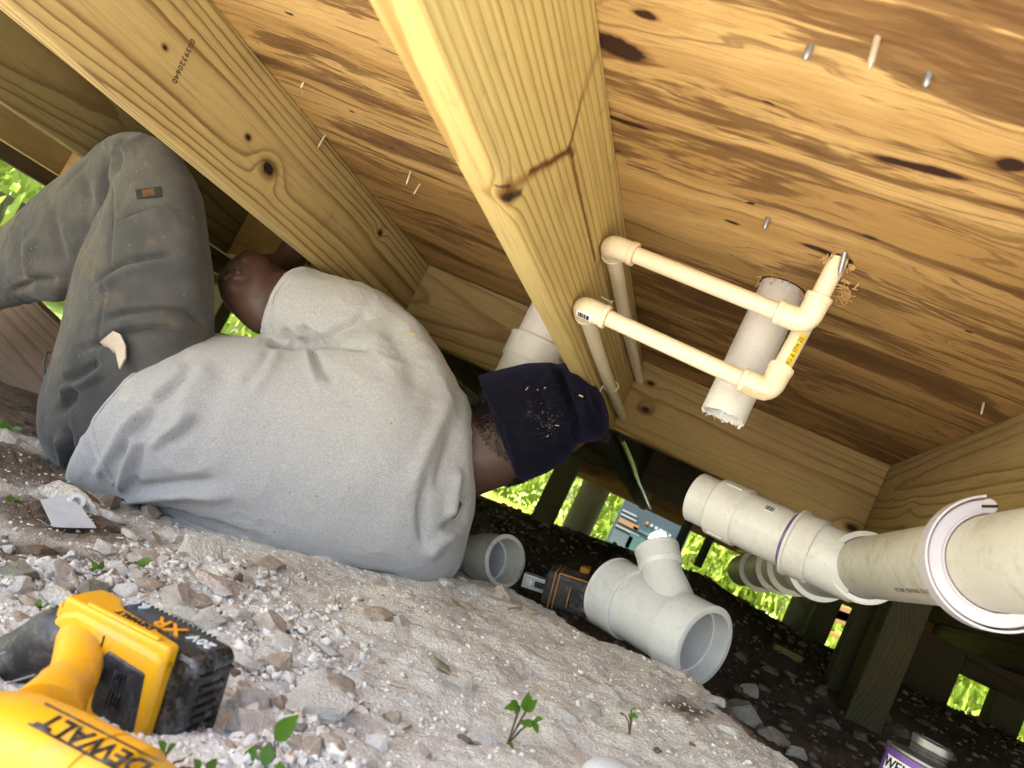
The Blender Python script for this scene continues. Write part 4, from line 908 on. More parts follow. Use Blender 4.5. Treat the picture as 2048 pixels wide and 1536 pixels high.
def hand(W, fdir, ndir, sdir, s=1.0):
    """palm, four fingers and a thumb, half closed"""
    f, nn, sd = unit(fdir), unit(ndir), unit(sdir); out = [arm([W, W+f*.045*s, W+f*.085*s], [.029, .036, .034])]
    for k, (o_, L_) in enumerate(((-.030, .066), (-.010, .075), (.011, .071), (.030, .056))):
        a = W + f*.082*s + sd*o_; out.append(arm([a, a+f*L_*.42+nn*.006, a+f*L_*.66+nn*L_*.30, a+f*L_*.62+nn*L_*.62], [.0098, .0092, .0086, .0072]))
    a = W + f*.025 - sd*.028; out.append(arm([a, a-sd*.026+f*.022+nn*.014, a-sd*.024+f*.050+nn*.030], [.0125, .0108, .0085]))
    return out
hand_l = hand(wr, at(600, 492, 1.56)-wr, (.6, .3, -.5), (.3, -.8, .3), .8)
core = dense([0.80*r + 0.20*r.mean(0) for r in torso[2:-2:6]], 3)
wrr = at(940, 930, 1.92)
arm_r = [arm([at(840, 1030, 1.42), at(860, 1010, 1.56), at(900, 980, 1.72), wrr], [.05, .046, .040, .028])] + hand(wrr, (-.3, .6, .3), (-.3, .2, .9), (.3, -.8, 0))
me = fused('body', [MB().loft(core), MB().loft(neck), head(), MB().loft(upper), fore] + hand_l + arm_r, 0.0045, 4)
sculpt(me, [([(438, 549), (455, 560), (470, 590)], 9, .003), ([(452, 530), (480, 545), (500, 560)], 8, -.002)], .0008, (40, 40, 40))
n = NT('brown_skin'); p = n.obj(); k1 = n.noise(p, 35, 4, .6); k2 = n.noise(p, 260, 3, .6); dust = n.noise(n.vm('MULTIPLY', n.vm('ADD', p, (.3, .2, .9)), (40, 40, 90)), 1.0, 4, .6)
c = n.mix(k1, (0.046, 0.022, 0.016), (0.078, 0.040, 0.030))
q = n.vm('DISTANCE', p, tuple(at(462, 535, 1.30))); c = n.mix(n.mul(n.smooth(q, .06, .015), n.smooth(dust, .50, .68, 0, .5)), c, (.30, .26, .22))
n.bump(k2, .25, .0008); skin = n.done(c, .5, .4, **{'Subsurface Weight': 0.05, 'Subsurface Radius': (.01, .004, .002)})
link('body', me, skin, person, 180)
# cropped hair at the nape
hb = MB(); V, Nn = coords(me); w = (V-HCn) @ hx; k = np.where((np.linalg.norm(V-HCn, axis=1) < .13) & (w < -.02) & (w > -.11) & (((V-HCn) @ hf) < .01))[0]
for i in rng.choice(k, min(14000, len(k)*12)):
    t = unit(np.cross(Nn[i], rng.normal(size=3))); a = V[i] + rng.normal(0, .0012, 3); q = Nn[i]*.004 + t*.003
    hb.add([a-t*.0008, a+t*.0008, a+q], [(0, 1, 2)])
hb.build('hair', plain('black_hair', (.008, .007, .006), .7, .3), person, 0, kind='stuff')

# --- knit cap
cap = dense([
 ring((955, 752), (1037, 966), (992, 852), 1.41, 1.285), ring((990, 742), (1062, 957), (1020, 848), 1.41, 1.275), ring((1050, 728), (1104, 941), (1068, 838), 1.41, 1.27),
 ring((1096, 724), (1140, 912), (1110, 828), 1.41, 1.28), ring((1112, 728), (1152, 893), (1124, 818), 1.41, 1.295), ring((1120, 730), (1160, 886), (1132, 812), 1.41, 1.30),
 ring((1128, 724), (1186, 884), (1150, 806), 1.415, 1.295), ring((1158, 738), (1205, 878), (1178, 808), 1.42, 1.305), ring((1188, 768), (1216, 862), (1200, 815), 1.425, 1.335), ring((1207, 796), (1218, 838), (1212, 818), 1.43, 1.39)], 6)
inner = [r*0.94 + r.mean(0)*0.06 for r in cap[:14]]
b = MB().loft(inner[::-1] + cap[:1], (True, False)); b.loft(cap, (False, True)); me = fused('knit_cap', [MB().loft(cap)], .005, 5)
sculpt(me, [([(1113, 726), (1128, 775), (1150, 840), (1156, 892)], 8, -.013), ([(1096, 730), (1112, 790), (1132, 860)], 9, .005), ([(1140, 742), (1160, 790), (1172, 850)], 10, .006),
 ([(962, 756), (985, 802), (1012, 848), (1028, 900), (1038, 962)], 5, .0035), ([(1080, 730), (1085, 800), (1100, 900)], 10, -.003), ([(1160, 745), (1185, 775), (1200, 830)], 8, -.004)], .0018, (18, 18, 18), 7.7)
n = NT('navy_knit'); p = n.obj(); dc = tuple(at(1090, 830, 1.28)); q = n.vm('DISTANCE', p, dc)
sw = n.noise(p, 190, 3, .7); sw2 = n.noise(p, 60, 3, .6); c = n.mix(n.smooth(sw2, .3, .7), (0.0035, 0.0035, 0.0072), (0.006, 0.006, 0.0115))
c = n.mix(n.mul(n.smooth(q, .055, .008), n.smooth(n.add(n.mul(sw, .7), n.mul(sw2, .3)), .54, .70, 0, .5)), c, (.22, .19, .14))
kn_ = n.math('SINE', n.mul(n.vm('DOT_PRODUCT', p, tuple(hs*1400.0)), 1.0)); n.bump(n.add(n.noise(p, 500, 2, .6), n.mul(kn_, .5)), .5, .0012)
capo = link('knit_cap', me, n.done(c, .95, .08, **{'Sheen Weight': .12, 'Sheen Tint': (.2, .2, .5, 1)}), person, 180)
# sawdust and chips caught on the clothes
def crumbs(parent, o_me, spots, name, mat, lift=.0006):
    b = MB()
    for (u, v, L_, W_) in spots:
        P, nn = on_mesh(o_me, u, v); t = unit(np.cross(nn, rng.normal(size=3))); b.obox(P+nn*lift, (t, np.cross(nn, t), nn), (L_/2, W_/2, .0007))
    return b.build(name, mat, parent, 0, kind='stuff')
crumbs(capo, me, [(1090+rng.normal(0, 14), 832+rng.normal(0, 22), rng.uniform(.0004, .0014), .0004) for _ in range(26)] + [(1054, 778, .008, .0012), (1114, 851, .007, .001), (1090, 776, .003, .0012), (1162, 792, .008, .002), (1075, 780, .002, .001), (1095, 872, .004, .001)], 'sawdust', saw_m)
# ================================================================== THE SAW IN FRONT
yel = plain('tool_yellow', (0.70, 0.335, 0.005), 0.42, 0.45, dirt=0.65, dirtcol=(0.36, 0.25, 0.11), dscale=38, bump=.12)
rub = plain('tool_black', (0.016, 0.017, 0.018), 0.45, 0.4, dirt=0.75, dirtcol=(0.16, 0.15, 0.14), dscale=45, bump=.15)
gls = plain('battery_black', (0.010, 0.011, 0.012), 0.24, 0.5, dirt=0.6, dirtcol=(0.22, 0.21, 0.19), dscale=55)
whi = plain('print_white', (0.62, 0.63, 0.62), 0.5); ora = plain('print_orange', (0.80, 0.33, 0.02), 0.45)
SC0 = at(352, 1312, 0.58); SL = unit([-.989, .084, -.119]); SWd = np.array([.066, .93, .15]); SWd = unit(SWd - SL*(SWd @ SL)); SD = unit(np.cross(SL, SWd)); SD = SD if SD[2] < 0 else -SD
def sl(l, w, d): return SC0 + SL*l + SWd*w + SD*d      # along the pack, across it, down
saw = empty('circular_saw', sl(.06, .03, .08), label='yellow and black cordless circular saw lying on the stones', cat='power saw')
def slab(l0, l1, w0, w1, d0, d1): return MB().obox(sl((l0+l1)/2, (w0+w1)/2, (d0+d1)/2), (SL, SWd, SD), ((l1-l0)/2, (w1-w0)/2, (d1-d0)/2))
def prism(name, poly, w0, w1, mat, parent, bevel=.004, seg=3):
    """an outline in the (l, d) side plane given thickness across"""
    n_ = len(poly); V = [sl(l, w0, d) for l, d in poly] + [sl(l, w1, d) for l, d in poly]
    Fc = [tuple(range(n_))[::-1], tuple(range(n_, 2*n_))] + [(i, (i+1) % n_, n_+(i+1) % n_, n_+i) for i in range(n_)]
    return MB().add(V, Fc).build(name, mat, parent, 30, bevel, seg=seg)
# battery: black pack wrapped by the yellow foot
pack = prism('battery_pack', [(-.022, .004), (-.016, -.003), (.085, -.004), (.100, .004), (.100, .074), (-.010, .078), (-.022, .068)], .001, .050, gls, saw, .005)
for k in range(6): slab(-.0240, -.0195, .012, .042, .020+k*.0086, .0250+k*.0086).build('rib', gls, pack, 0, .0012)
slab(-.0245, -.021, .005, .047, .010, .0135).build('rib', gls, pack, 0, .0008)
for k in range(16): slab(.004+k*.0055, .0065+k*.0055, .048, .0518, -.003, .016).build('grip_rib', gls, pack, 0, .0006)
foot = prism('foot_housing', [(.000, .004), (.004, -.002), (.096, -.004), (.112, .004), (.122, .018), (.118, .060), (.100, .078), (.004, .078), (.000, .072)], -.014, .004, yel, saw, .006)
cv = [(.116, -.010), (.116, .028), (.098, .030), (.088, .026), (.074, .015), (.050, .012), (.036, .013), (.028, .007), (.000, .003), (.000, -.010)]
MB().add([sl(l, w, -.0085) for l, w in cv] + [sl(l, w, .012) for l, w in cv], [tuple(range(10)), tuple(range(19, 9, -1))] + [(i, 10+i, 10+(i+1) % 10, (i+1) % 10) for i in range(10)]).build('foot_cover', yel, saw, 30, .0035, seg=3)
slab(.110, .122, -.010, .035, -.002, .045).build('foot_back', yel, saw, 30, .006, seg=3)
slab(.014, .092, -.009, -.003, -.0115, -.0075).build('raised_bar', yel, foot, 0, .0018)
prism('latch', [(.012, .016), (.052, .013), (.056, .018), (.054, .060), (.050, .064), (.010, .066), (.007, .060)], -.0156, -.008, rub, saw, .002)
for k in range(4): slab(.0275+k*.0035, .0290+k*.0035, -.0168, -.015, .024, .052).build('groove', gls, saw, 0, .0004)
# printed face on top of the pack
letters('XR', .024, sl(.038, .029, -.0043), SL, -SWd, ora, pack, bold=True, shear=-.2, extr=.0006)
letters('6.0', .016, sl(.082, .040, -.0043), SL, -SWd, whi, pack, bold=True, extr=.0006)
letters('20V', .015, sl(.002, .030, -.0043), SL, -SWd, whi, pack, bold=True, extr=.0006)
letters('DEWALT', .0098, sl(.052, .0045, -.0087), SL, -SWd, gls, saw, bold=True, extr=.0006)
# handle going off behind
hp, hr = limb([at(160, 1268, .60), at(118, 1278, .60), at(70, 1302, .60), at(20, 1322, .60), at(-50, 1350, .60), at(-120, 1390, .60)], [.024, .0275, .025, .0225, .022, .023])
hd = MB().tube(hp, hr, 28).build('handle', rub, saw, 60)
for k in range(7):
    a = at(44-k*8, 1322+k*3, .60); q = unit(-a)*.0225
    MB().tube([a+q-SD*.011, a+q*1.03, a+q+SD*.011], .0011, 8).build('grip_line', plain('grip_grey', (.17, .165, .155), .7) if k == 0 else bpy.data.materials['grip_grey'], hd, 60)
for o_ in (-1, 1): MB().tube([at(70, 1318+o_*32, .577), at(30, 1330+o_*32, .577), at(-30, 1352+o_*32, .577)], .0011, 8).build('grip_edge', bpy.data.materials['grip_grey'], hd, 60)
# neck between handle, foot and motor
np_, nr_ = limb([sl(.104, .010, .022), at(150, 1345, .555), at(118, 1388, .53), at(84, 1440, .50)], [.021, .0185, .021, .027])
MB().tube(np_, nr_, 28).build('neck_housing', yel, saw, 60)
slab(.060, .0615, -.0146, -.013, .004, .076).build('seam', gls, foot, 0)
# motor housing, nearest
MC = at(62, 1572, .455); mx = unit(at(330, 1570, .47)-at(0, 1400, .47)); my = unit(np.cross([.1, -.9, .5], mx)); mz = np.cross(mx, my); mz = mz if mz[1] < 0 else -mz
prof = [(-.06, .002), (-.058, .028), (-.05, .040), (-.03, .046), (.0, .048), (.040, .048), (.0405, .0465), (.042, .0465), (.0425, .048), (.062, .048), (.066, .045), (.085, .043), (.092, .038), (.094, .002)]
mot = MB().lathe(MC, MC+mx, prof, 48, cap=(True, True)).build('motor_housing', yel, saw, 35)
def mot_label(u, v, s, size, mat, name='lettering', **kw): return letters(s, size, surf(MC, MC+mx, .048, u, v), mx*-1, (0, .2, -1), mat, mot, name, wrap=(MC, MC+mx, .0482), extr=.0005, **kw)
mot_label(190, 1488, 'DEWALT', .0195, gls, bold=True)
for k, (du, dv) in enumerate(((14, -22), (-14, 22))):
    q = surf(MC, MC+mx, .048, 190+du, 1488+dv); patch(MC, MC+mx, .0482, q, .046, .016, gls, mot, 'label_rule', n=4)
tag(bpy.data.objects.get(saw.name), kind='thing')

# ================================================================== TOOLS AND LITTER
# battery pack of another tool, beside the wye
tb = at(1142, 1182, 1.50); ta = unit(at(1190, 1196, 1.50)-at(1098, 1166, 1.50)); tu = np.array([.25, -.2, .95]); tu = unit(tu-ta*(tu @ ta)); tn = np.cross(ta, tu); tn = tn if tn[1] < 0 else -tn
tp = empty('spare_battery', tb - tu*.035, label='dusty black battery pack with orange trim lying between the loose pipe and the wye', cat='battery')
MB().obox(tb, (ta, tn, tu), (.049, .03, .034)).build('case', plain('dusty_black', (.030, .030, .030), .6, .3, dirt=.8, dirtcol=(.15, .13, .11), dscale=40), tp, 30, .010, seg=3)
ora2 = plain('trim_orange', (.42, .18, .02), .6, dirt=.7, dirtcol=(.08, .06, .05), dscale=80)
for o_ in (-.032, -.024): MB().obox(tb+ta*o_, (ta, tn, tu), (.0011, .0308, .0348)).build('trim_line', ora2, tp, 30, .0005)
MB().obox(tb+tu*.0335+ta*.010+tn*.026, (ta, tn, tu), (.034, .0025, .0015)).build('trim_line', ora2, tp, 30, .001)
lt = MB().obox(tb+ta*.022+tn*.0305-tu*.004, (ta, tn, tu), (.018, .004, .018)).build('latch', rub, tp, 30, .002)
for o_ in (-.012, .012): MB().obox(tb+ta*.036+tn*.034+tu*(o_-.004), (ta, tn, tu), (.004, .002, .004)).build('latch_tab', ora2, lt, 30, .001)
MB().obox(tb+ta*.002+tn*.034-tu*.004, (ta, tn, tu), (.0012, .002, .018)).build('latch_tab', ora2, lt, 30, .0005)
MB().obox(tb+ta*.012+tu*.045+np.array([0, .05, 0]), (ta, tn, tu), (.010, .012, .006)).build('orange_trigger', ora2, tp, 30, .003)
# pocket level
lv = at(1072, 1166, 1.53); lev = empty('pocket_level', lv, label='short silver level with a bubble vial beside the dusty battery pack', cat='level')
MB().obox(lv, (ta, tn, tu), (.026, .008, .0135)).build('body', plain('silver', (.72, .73, .74), .3, .5, .6), lev, 30, .001)
MB().obox(lv+ta*.012+tn*.0082, (ta, tn, tu), (.013, .0006, .006)).build('vial_window', plain('vial_dark', (.03, .05, .06), .15, .6), lev, 30, .0003)
MB().lathe(lv-ta*.012+tn*.0078, lv-ta*.012+tn, [(0, .0002), (0, .0075), (.0012, .0075), (.0012, .006), (.0008, .0002)], 12).build('hole_ring', plain('ring_grey', (.55, .54, .5), .4), lev, 30)
# primer can
cb = at(1842, 1545, 1.06); cb = cb + np.array([0, 0, -.075]); can = empty('primer_can', cb, label='purple and white can of pipe primer with a grey screw lid', cat='can')
RK = .041; pur = plain('can_purple', (.145, .055, .26), .4, .5, dirt=.35, dirtcol=(.08, .06, .09), dscale=30); tin = plain('tin', (.22, .215, .21), .38, .5, .8, dirt=.6, dirtcol=(.06, .05, .04), dscale=40)
Z = np.array([0, 0, 1.])
MB().lathe(cb, cb+Z, [(0, RK-.001), (.004, RK), (.086, RK), (.0865, RK-.0005)], 48, cap=(True, False)).build('body', pur, can, 40)
MB().lathe(cb, cb+Z, [(.0855, RK), (.087, RK+.0022), (.090, RK+.0022), (.091, RK), (.0905, RK-.004), (.0885, RK-.006), (.093, RK-.018), (.0935, .020)], 48).build('rim', tin, can, 40)
MB().lathe(cb, cb+Z, [(.092, .0195), (.0945, .0215), (.097, .0195), (.0995, .0215), (.102, .0195), (.104, .0225), (.112, .0225), (.1135, .021), (.1138, .017), (.1125, .0165), (.1125, .0005)], 40, cap=(False, True)).build('screw_lid', tin, can, 40)
fr = unit(np.array([-cb[0]-.18, -cb[1], 0])); sd_ = np.cross(Z, fr)
pb = patch(cb, cb+Z, RK, cb+fr*RK+Z*.069, .0085, .95, white_tag, can, 'label_band', n=20)
def can_text(s, z, size, mat):
    me = text_mesh(s, size, (0, 0, 0), (1, 0, 0), (0, 1, 0), extr=.0003, bold=True); V = np.empty(len(me.vertices)*3); me.vertices.foreach_get('co', V); V = V.reshape(-1, 3)
    a = V[:, 0]/RK; r = RK + .0006 + V[:, 2]; W = cb + r[:, None]*(np.cos(a)[:, None]*fr + np.sin(a)[:, None]*sd_) + (z+V[:, 1])[:, None]*Z
    me.vertices.foreach_set('co', W.reshape(-1)); me.update(); link('lettering', me, mat, can, 0)
can_text('WELD-ON', .069, .0165, black_ink); can_text('PLUMBING', .052, .0135, whi); can_text('PRIMER', .037, .0135, whi); can_text('PURPLE', .020, .012, whi)
# torn paper tag and tape roll
def on_ground(u, v, dz=0.0):
    q = ground_hit(u, v); q = q.copy(); q[2] = float(ground_at(q[0], q[1])) + dz; return q
A = [on_ground(68, 1022, .012), on_ground(125, 1012, .02), on_ground(150, 1040, .016), on_ground(188, 1066, .006), on_ground(135, 1062, .008), on_ground(100, 1065, .006)]
b = MB(); n_ = len(A); c_ = np.mean(A, 0)+np.array([0, 0, .004]); b.add(A+[c_]+[q-np.array([0, 0, .0008]) for q in A+[c_]], [(i, (i+1) % n_, n_) for i in range(n_)] + [(n_+1+(i+1) % n_, n_+1+i, 2*n_+1) for i in range(n_)] + [(i, n_+1+i, n_+1+(i+1) % n_, (i+1) % n_) for i in range(n_)])
b.build('paper_scrap', plain('scrap_white', (.62, .64, .66), .6, .2, dirt=.25, dscale=30), None, 60, label='torn scrap of white paper lying on the brown soil', cat='paper')
q = on_ground(141, 1023, .012); tr_ = empty('tape_roll', q, label='small white and yellow roll of thread tape on the brown soil', cat='tape roll')
ax_ = unit([.6, -.5, .62])
MB().lathe(q-ax_*.007, q+ax_*.007, [(0, .007), (0, .0125), (.014, .0125), (.014, .007)], 28, close=True).build('spool', white_tag, tr_, 30)
patch(q-ax_*.007, q+ax_, .0125, q+unit(-q-ax_*((-q) @ ax_))*.0125, .005, .5, plain('roll_yellow', (.80, .60, .03), .5), tr_, 'label')
# brown plank behind the legs and a loop of wire
pl = wood('dusty_plank', (.25, .175, .125), (.16, .10, .07), pith=(-.1, .1), sp=.02, wob=.03, seed=51.0, stain=.5, staincol=(.30, .24, .19))
o = board('old_plank', (-2.10, 1.78, -.40), 1.0, (math.radians(-14), 0, -math.pi/2+.10), .05, .30, pl, None, label='dusty brown plank standing on edge behind the trousers of the worker', cat='plank')
w0 = at(95, 705, 1.60); MB().tube([w0+np.array([.07, 0, .005]), w0+np.array([.03, 0, .02]), w0, w0+np.array([.005, 0, -.025]), w0+np.array([.035, 0, -.06]), w0+np.array([.06, .02, -.09])], .0022, 8).build('wire_loop', blk, None, 60, label='loop of black wire sticking out beside the trousers', cat='wire')

# ================================================================== STONES
def stone_mesh(name, seed, sub=4, flat=.7, elong=1.25, rough=.16, chop=6):
    bm = bmesh.new(); bmesh.ops.create_icosphere(bm, subdivisions=sub, radius=1.0); r_ = np.random.default_rng(seed)
    V = np.array([v.co[:] for v in bm.verts]); V0 = V.copy()
    for _ in range(chop+7):                     # broken facets
        nrm = unit(r_.normal(size=3)); k = r_.uniform(.45, .80); d = V @ nrm; V = np.where((d > k)[:, None], V - nrm*(d-k)[:, None]*.97, V)
    V = V*(1 + rough*fbm(V0[:, 0]*1.4+seed*3.1, V0[:, 1]*1.4, V0[:, 2]*1.4, 2)[:, None]*.6 + .035*fbm(V0[:, 0]*7+seed, V0[:, 1]*7, V0[:, 2]*7, 3)[:, None])
    V *= np.array([elong, 1.0, flat]); V = V / np.abs(V[:, 0]).max()
    for v, q in zip(bm.verts, V): v.co = q
    me = bpy.data.meshes.new(name); bm.to_mesh(me); bm.free(); smooth_mesh(me, 24); return me
def rock(name, a, b, pit=.35):
    n = NT(name); p = n.obj(); oi = n.N.new('ShaderNodeObjectInfo'); p = n.vm('ADD', p, n.vm('SCALE', oi.outputs['Location'], sc_=37.0))
    f = n.noise(p, 2.2, 5, .62); g = n.noise(p, 14, 4, .7); vv = n.voro(p, 9)
    c = n.mix(n.smooth(f, .35, .68), a, b); c = n.mix(n.smooth(g, .52, .7, 0, .5), c, tuple(q*.55 for q in b)); c = n.mix(n.smooth(vv, .22, .1, 0, pit), c, tuple(q*.35 for q in b))
    c = n.mix(n.smooth(oi.outputs['Random'], 0, 1, 0, .22), c, (.42, .35, .27))
    n.bump(n.add(n.mul(g, .8), n.mul(vv, .5)), .55, .06); return n.done(c, .95, .1)
ROCK = {'w': rock('limestone_white', (.80, .75, .66), (.68, .615, .52)), 'g': rock('limestone_grey', (.68, .63, .55), (.55, .50, .425)), 't': rock('stone_tan', (.56, .46, .34), (.40, .31, .22)),
        'p': rock('stone_pinkish', (.72, .61, .51), (.58, .47, .385)), 'b': rock('clod_brown', (.25, .17, .115), (.15, .10, .068), .1), 'o': rock('stone_olive', (.36, .345, .25), (.25, .23, .16)), 'd': rock('rubble_dark', (.26, .23, .19), (.15, .125, .10))}
SHAPES = [stone_mesh('stone', 100+k, 4, fl, el, ro, ch) for k, (fl, el, ro, ch) in enumerate([(.75, 1.2, .16, 6), (.6, 1.5, .2, 7), (.85, 1.05, .14, 5), (.45, 1.7, .16, 8), (.7, 1.3, .22, 6), (.55, 1.35, .18, 9), (.8, 1.15, .2, 7), (.65, 1.2, .12, 4), (.5, 1.6, .22, 9), (.72, 1.4, .18, 6)])]
NAMES = {'w': 'chalky white stone', 'g': 'grey limestone lump', 't': 'tan stone', 'p': 'pinkish limestone chunk', 'b': 'crumbly brown clod', 'o': 'olive-grey stone', 'd': 'dull rubble stone'}
stone_meshes = {}
LAND = [((425, 1400), 'black battery end of the saw'), ((60, 1260), 'black saw handle'), ((300, 1190), 'top of the saw battery'), ((130, 1030), 'scrap of paper'), ((500, 1100), 'shirt of the worker'), ((830, 1180), 'lower corner of the shirt'), ((990, 1150), 'dirty pipe coupling'), ((1140, 1200), 'dusty battery pack'),
        ((1330, 1330), 'wye fitting'), ((1480, 1410), 'open mouth of the wye'), ((1050, 1450), 'lone leafy seedling'), ((1230, 1500), 'domed grey plug'), ((1800, 1490), 'primer can'), ((560, 1470), 'broad-leafed seedling'), ((1260, 1430), 'wilted seedling'), ((90, 930), 'old plank and trousers'), ((700, 1300), 'bare middle of the heap'), ((700, 1480), 'front of the heap'), ((900, 1380), 'half-sunk olive stone'), ((1640, 1390), 'timber offcut'), ((260, 1130), 'flat-leafed weed'), ((20, 1160), 'edge of the brown soil')]
def near_what(P):
    u, v = project(np.asarray(P, float)[None]); d = [math.hypot(u[0]-a[0], v[0]-a[1]) for a, _ in LAND]; return LAND[int(np.argmin(d))][1]
def stone_label(P, w, col): return ('palm-sized ' if w > .045 else 'egg-sized ' if w > .028 else 'walnut-sized ' if w > .016 else 'marble-sized ') + NAMES[col] + ' near the ' + near_what(P)
def put_stone(P, w, col, k, rot, tilt=0.0, sink=.35, asp=1.0, label=None, group=None):
    key = (k, col)
    if key not in stone_meshes:
        mm = SHAPES[k].copy(); mm.materials.clear(); mm.materials.append(ROCK[col]); stone_meshes[key] = mm
    o = bpy.data.objects.new('stone', stone_meshes[key]); C.objects.link(o); s = w/2; zs = {3: .3, 8: .35}.get(k, .5)
    o.scale = (s, s*asp, s); o.rotation_euler = (tilt, tilt*.5, rot); o.location = (P[0], P[1], P[2] + s*zs*(1-2*sink)*.9)
    o['label'] = label; o['category'] = 'stone'; o['group'] = group; return o
# (u, v, width px, colour, shape, rotation, height ratio) read off the photo
KEY = [(130, 972, 175, 'w', 3, -.15, .8), (165, 1003, 50, 'b', 0, .2, 1), (222, 1005, 44, 'b', 2, 0, 1), (214, 1028, 62, 'w', 1, .3, 1), (213, 1047, 50, 'b', 5, .4, 1), (186, 1018, 26, 'w', 6, 0, 1),
 (110, 1138, 62, 'w', 0, .3, 1), (32, 1146, 72, 'o', 7, .2, 1), (38, 1174, 50, 'w', 2, 0, 1), (120, 1184, 128, 'w', 3, -.2, .9), (192, 1172, 60, 'o', 6, .6, 1), (206, 1100, 46, 'w', 4, 0, 1), (256, 1066, 46, 'w', 1, .2, 1),
 (300, 1074, 40, 'p', 0, .5, 1), (352, 1072, 66, 'w', 5, .2, 1), (296, 1110, 64, 'p', 4, .8, 1), (408, 1106, 92, 'w', 6, .1, 1), (372, 1142, 92, 'w', 3, .05, .9), (304, 1164, 60, 't', 5, .3, 1), (258, 1176, 50, 'w', 2, .6, 1),
 (356, 1184, 66, 'p', 0, .2, 1), (440, 1166, 118, 'p', 8, .1, 1.1), (537, 1130, 56, 't', 7, .1, 1), (402, 1194, 46, 't', 4, .9, 1), (330, 1122, 30, 'g', 2, 0, 1), (272, 1150, 40, 'w', 6, .2, 1), (232, 1146, 40, 'w', 0, .9, 1),
 (370, 1222, 90, 'g', 1, .2, 1), (412, 1250, 60, 'g', 7, .2, 1), (476, 1214, 70, 'w', 5, .3, 1), (486, 1310, 84, 'w', 1, .1, 1), (560, 1330, 58, 't', 2, .1, 1), (526, 1326, 40, 'o', 1, .3, 1), (540, 1240, 66, 'p', 0, .4, 1), (566, 1290, 60, 'w', 4, .4, 1),
 (506, 1394, 80, 'g', 6, .3, 1), (562, 1402, 50, 't', 0, .1, 1), (640, 1405, 118, 'w', 7, .2, 1.05), (682, 1366, 56, 't', 4, .5, 1), (512, 1440, 100, 'p', 6, .4, 1), (618, 1502, 54, 't', 2, 0, 1), (656, 1492, 54, 'p', 4, .8, 1), (592, 1492, 44, 't', 0, .3, 1),
 (722, 1526, 58, 'w', 5, .2, 1), (760, 1230, 72, 't', 5, .2, 1), (800, 1240, 40, 'g', 0, .4, 1), (880, 1336, 52, 'o', 8, -.5, 1), (922, 1362, 54, 'g', 2, .2, 1), (980, 1308, 26, 'p', 7, 0, 1), (800, 1333, 34, 'w', 1, .2, 1), (655, 1300, 72, 'g', 8, .2, 1),
 (640, 1328, 44, 'w', 3, .3, 1), (972, 1474, 62, 'g', 6, .2, .8), (930, 1467, 38, 'b', 1, .1, 1), (1116, 1424, 62, 'w', 3, .15, 1), (1184, 1404, 48, 'g', 4, .5, 1), (752, 1490, 50, 'w', 2, .3, 1), (838, 1505, 38, 'p', 0, .1, 1), (786, 1440, 34, 't', 2, .2, 1),
 (1060, 1222, 34, 't', 4, 0, 1), (930, 1205, 60, 't', 8, .3, 1), (890, 1166, 40, 'w', 5, .2, 1), (1000, 1190, 34, 'p', 0, .2, 1), (1176, 1235, 32, 't', 1, .6, 1), (1430, 1396, 50, 'w', 5, .5, 1), (1482, 1425, 64, 'g', 0, .5, 1), (1450, 1455, 54, 'w', 1, .6, 1),
 (1546, 1470, 56, 'p', 4, .5, 1), (1592, 1505, 46, 'w', 6, .5, 1), (1500, 1380, 40, 'g', 2, .2, 1), (1380, 1385, 36, 'p', 4, .1, 1), (1590, 1408, 50, 'd', 5, .4, 1), (1655, 1440, 44, 'd', 0, .4, 1), (1700, 1400, 40, 'd', 4, .4, 1), (1760, 1430, 50, 'd', 6, .2, 1),
 (1790, 1460, 46, 'd', 0, .7, 1), (1640, 1380, 34, 'd', 2, .7, 1), (1540, 1340, 34, 'd', 4, .7, 1), (1480, 1310, 30, 'd', 0, .2, 1), (1850, 1440, 40, 'd', 5, .2, 1), (1720, 1470, 44, 'd', 6, .5, 1), (20, 880, 46, 'w', 4, .2, 1), (55, 892, 60, 't', 3, .3, 1), (300, 1025, 40, 't', 0, .2, 1),
 (80, 1105, 60, 'b', 5, .2, 1), (60, 1195, 60, 't', 1, .1, 1), (18, 1100, 26, 'w', 2, 0, 1)]
SPECIAL = {0: 'long flat white slab of limestone lying beside the trousers', 9: 'long chalky slab of limestone next to the saw handle', 37: 'largest rounded pale boulder among the stones right by the battery end',
           44: 'rounded tan stone alone on the bare pale dirt with a grey lump', 46: 'tapering olive stone half sunk in the bare dirt', 48: 'small pinkish pebble alone on the bare pale dirt'}
SPECIAL[37] = 'largest rounded pale boulder on the heap, beside the black battery'
for i, (u, v, w, col, k, rot, asp) in enumerate(KEY):
    P = on_ground(u, v + w*.18); Dp = float(P @ RM[:, 2]); rubble = col == 'd'
    put_stone(P, w/F*Dp*(1.02 if col == 'd' else 1.2), col, k, rot + (rng.uniform(-.3, .3) if k != 3 else -.25), rng.uniform(-.15, .15), .34, asp, SPECIAL.get(i, stone_label(P, w/F*Dp, col)), 'stones in the dark rubble' if rubble else 'stones on the spoil heap')
cnt = 0; trial = 0
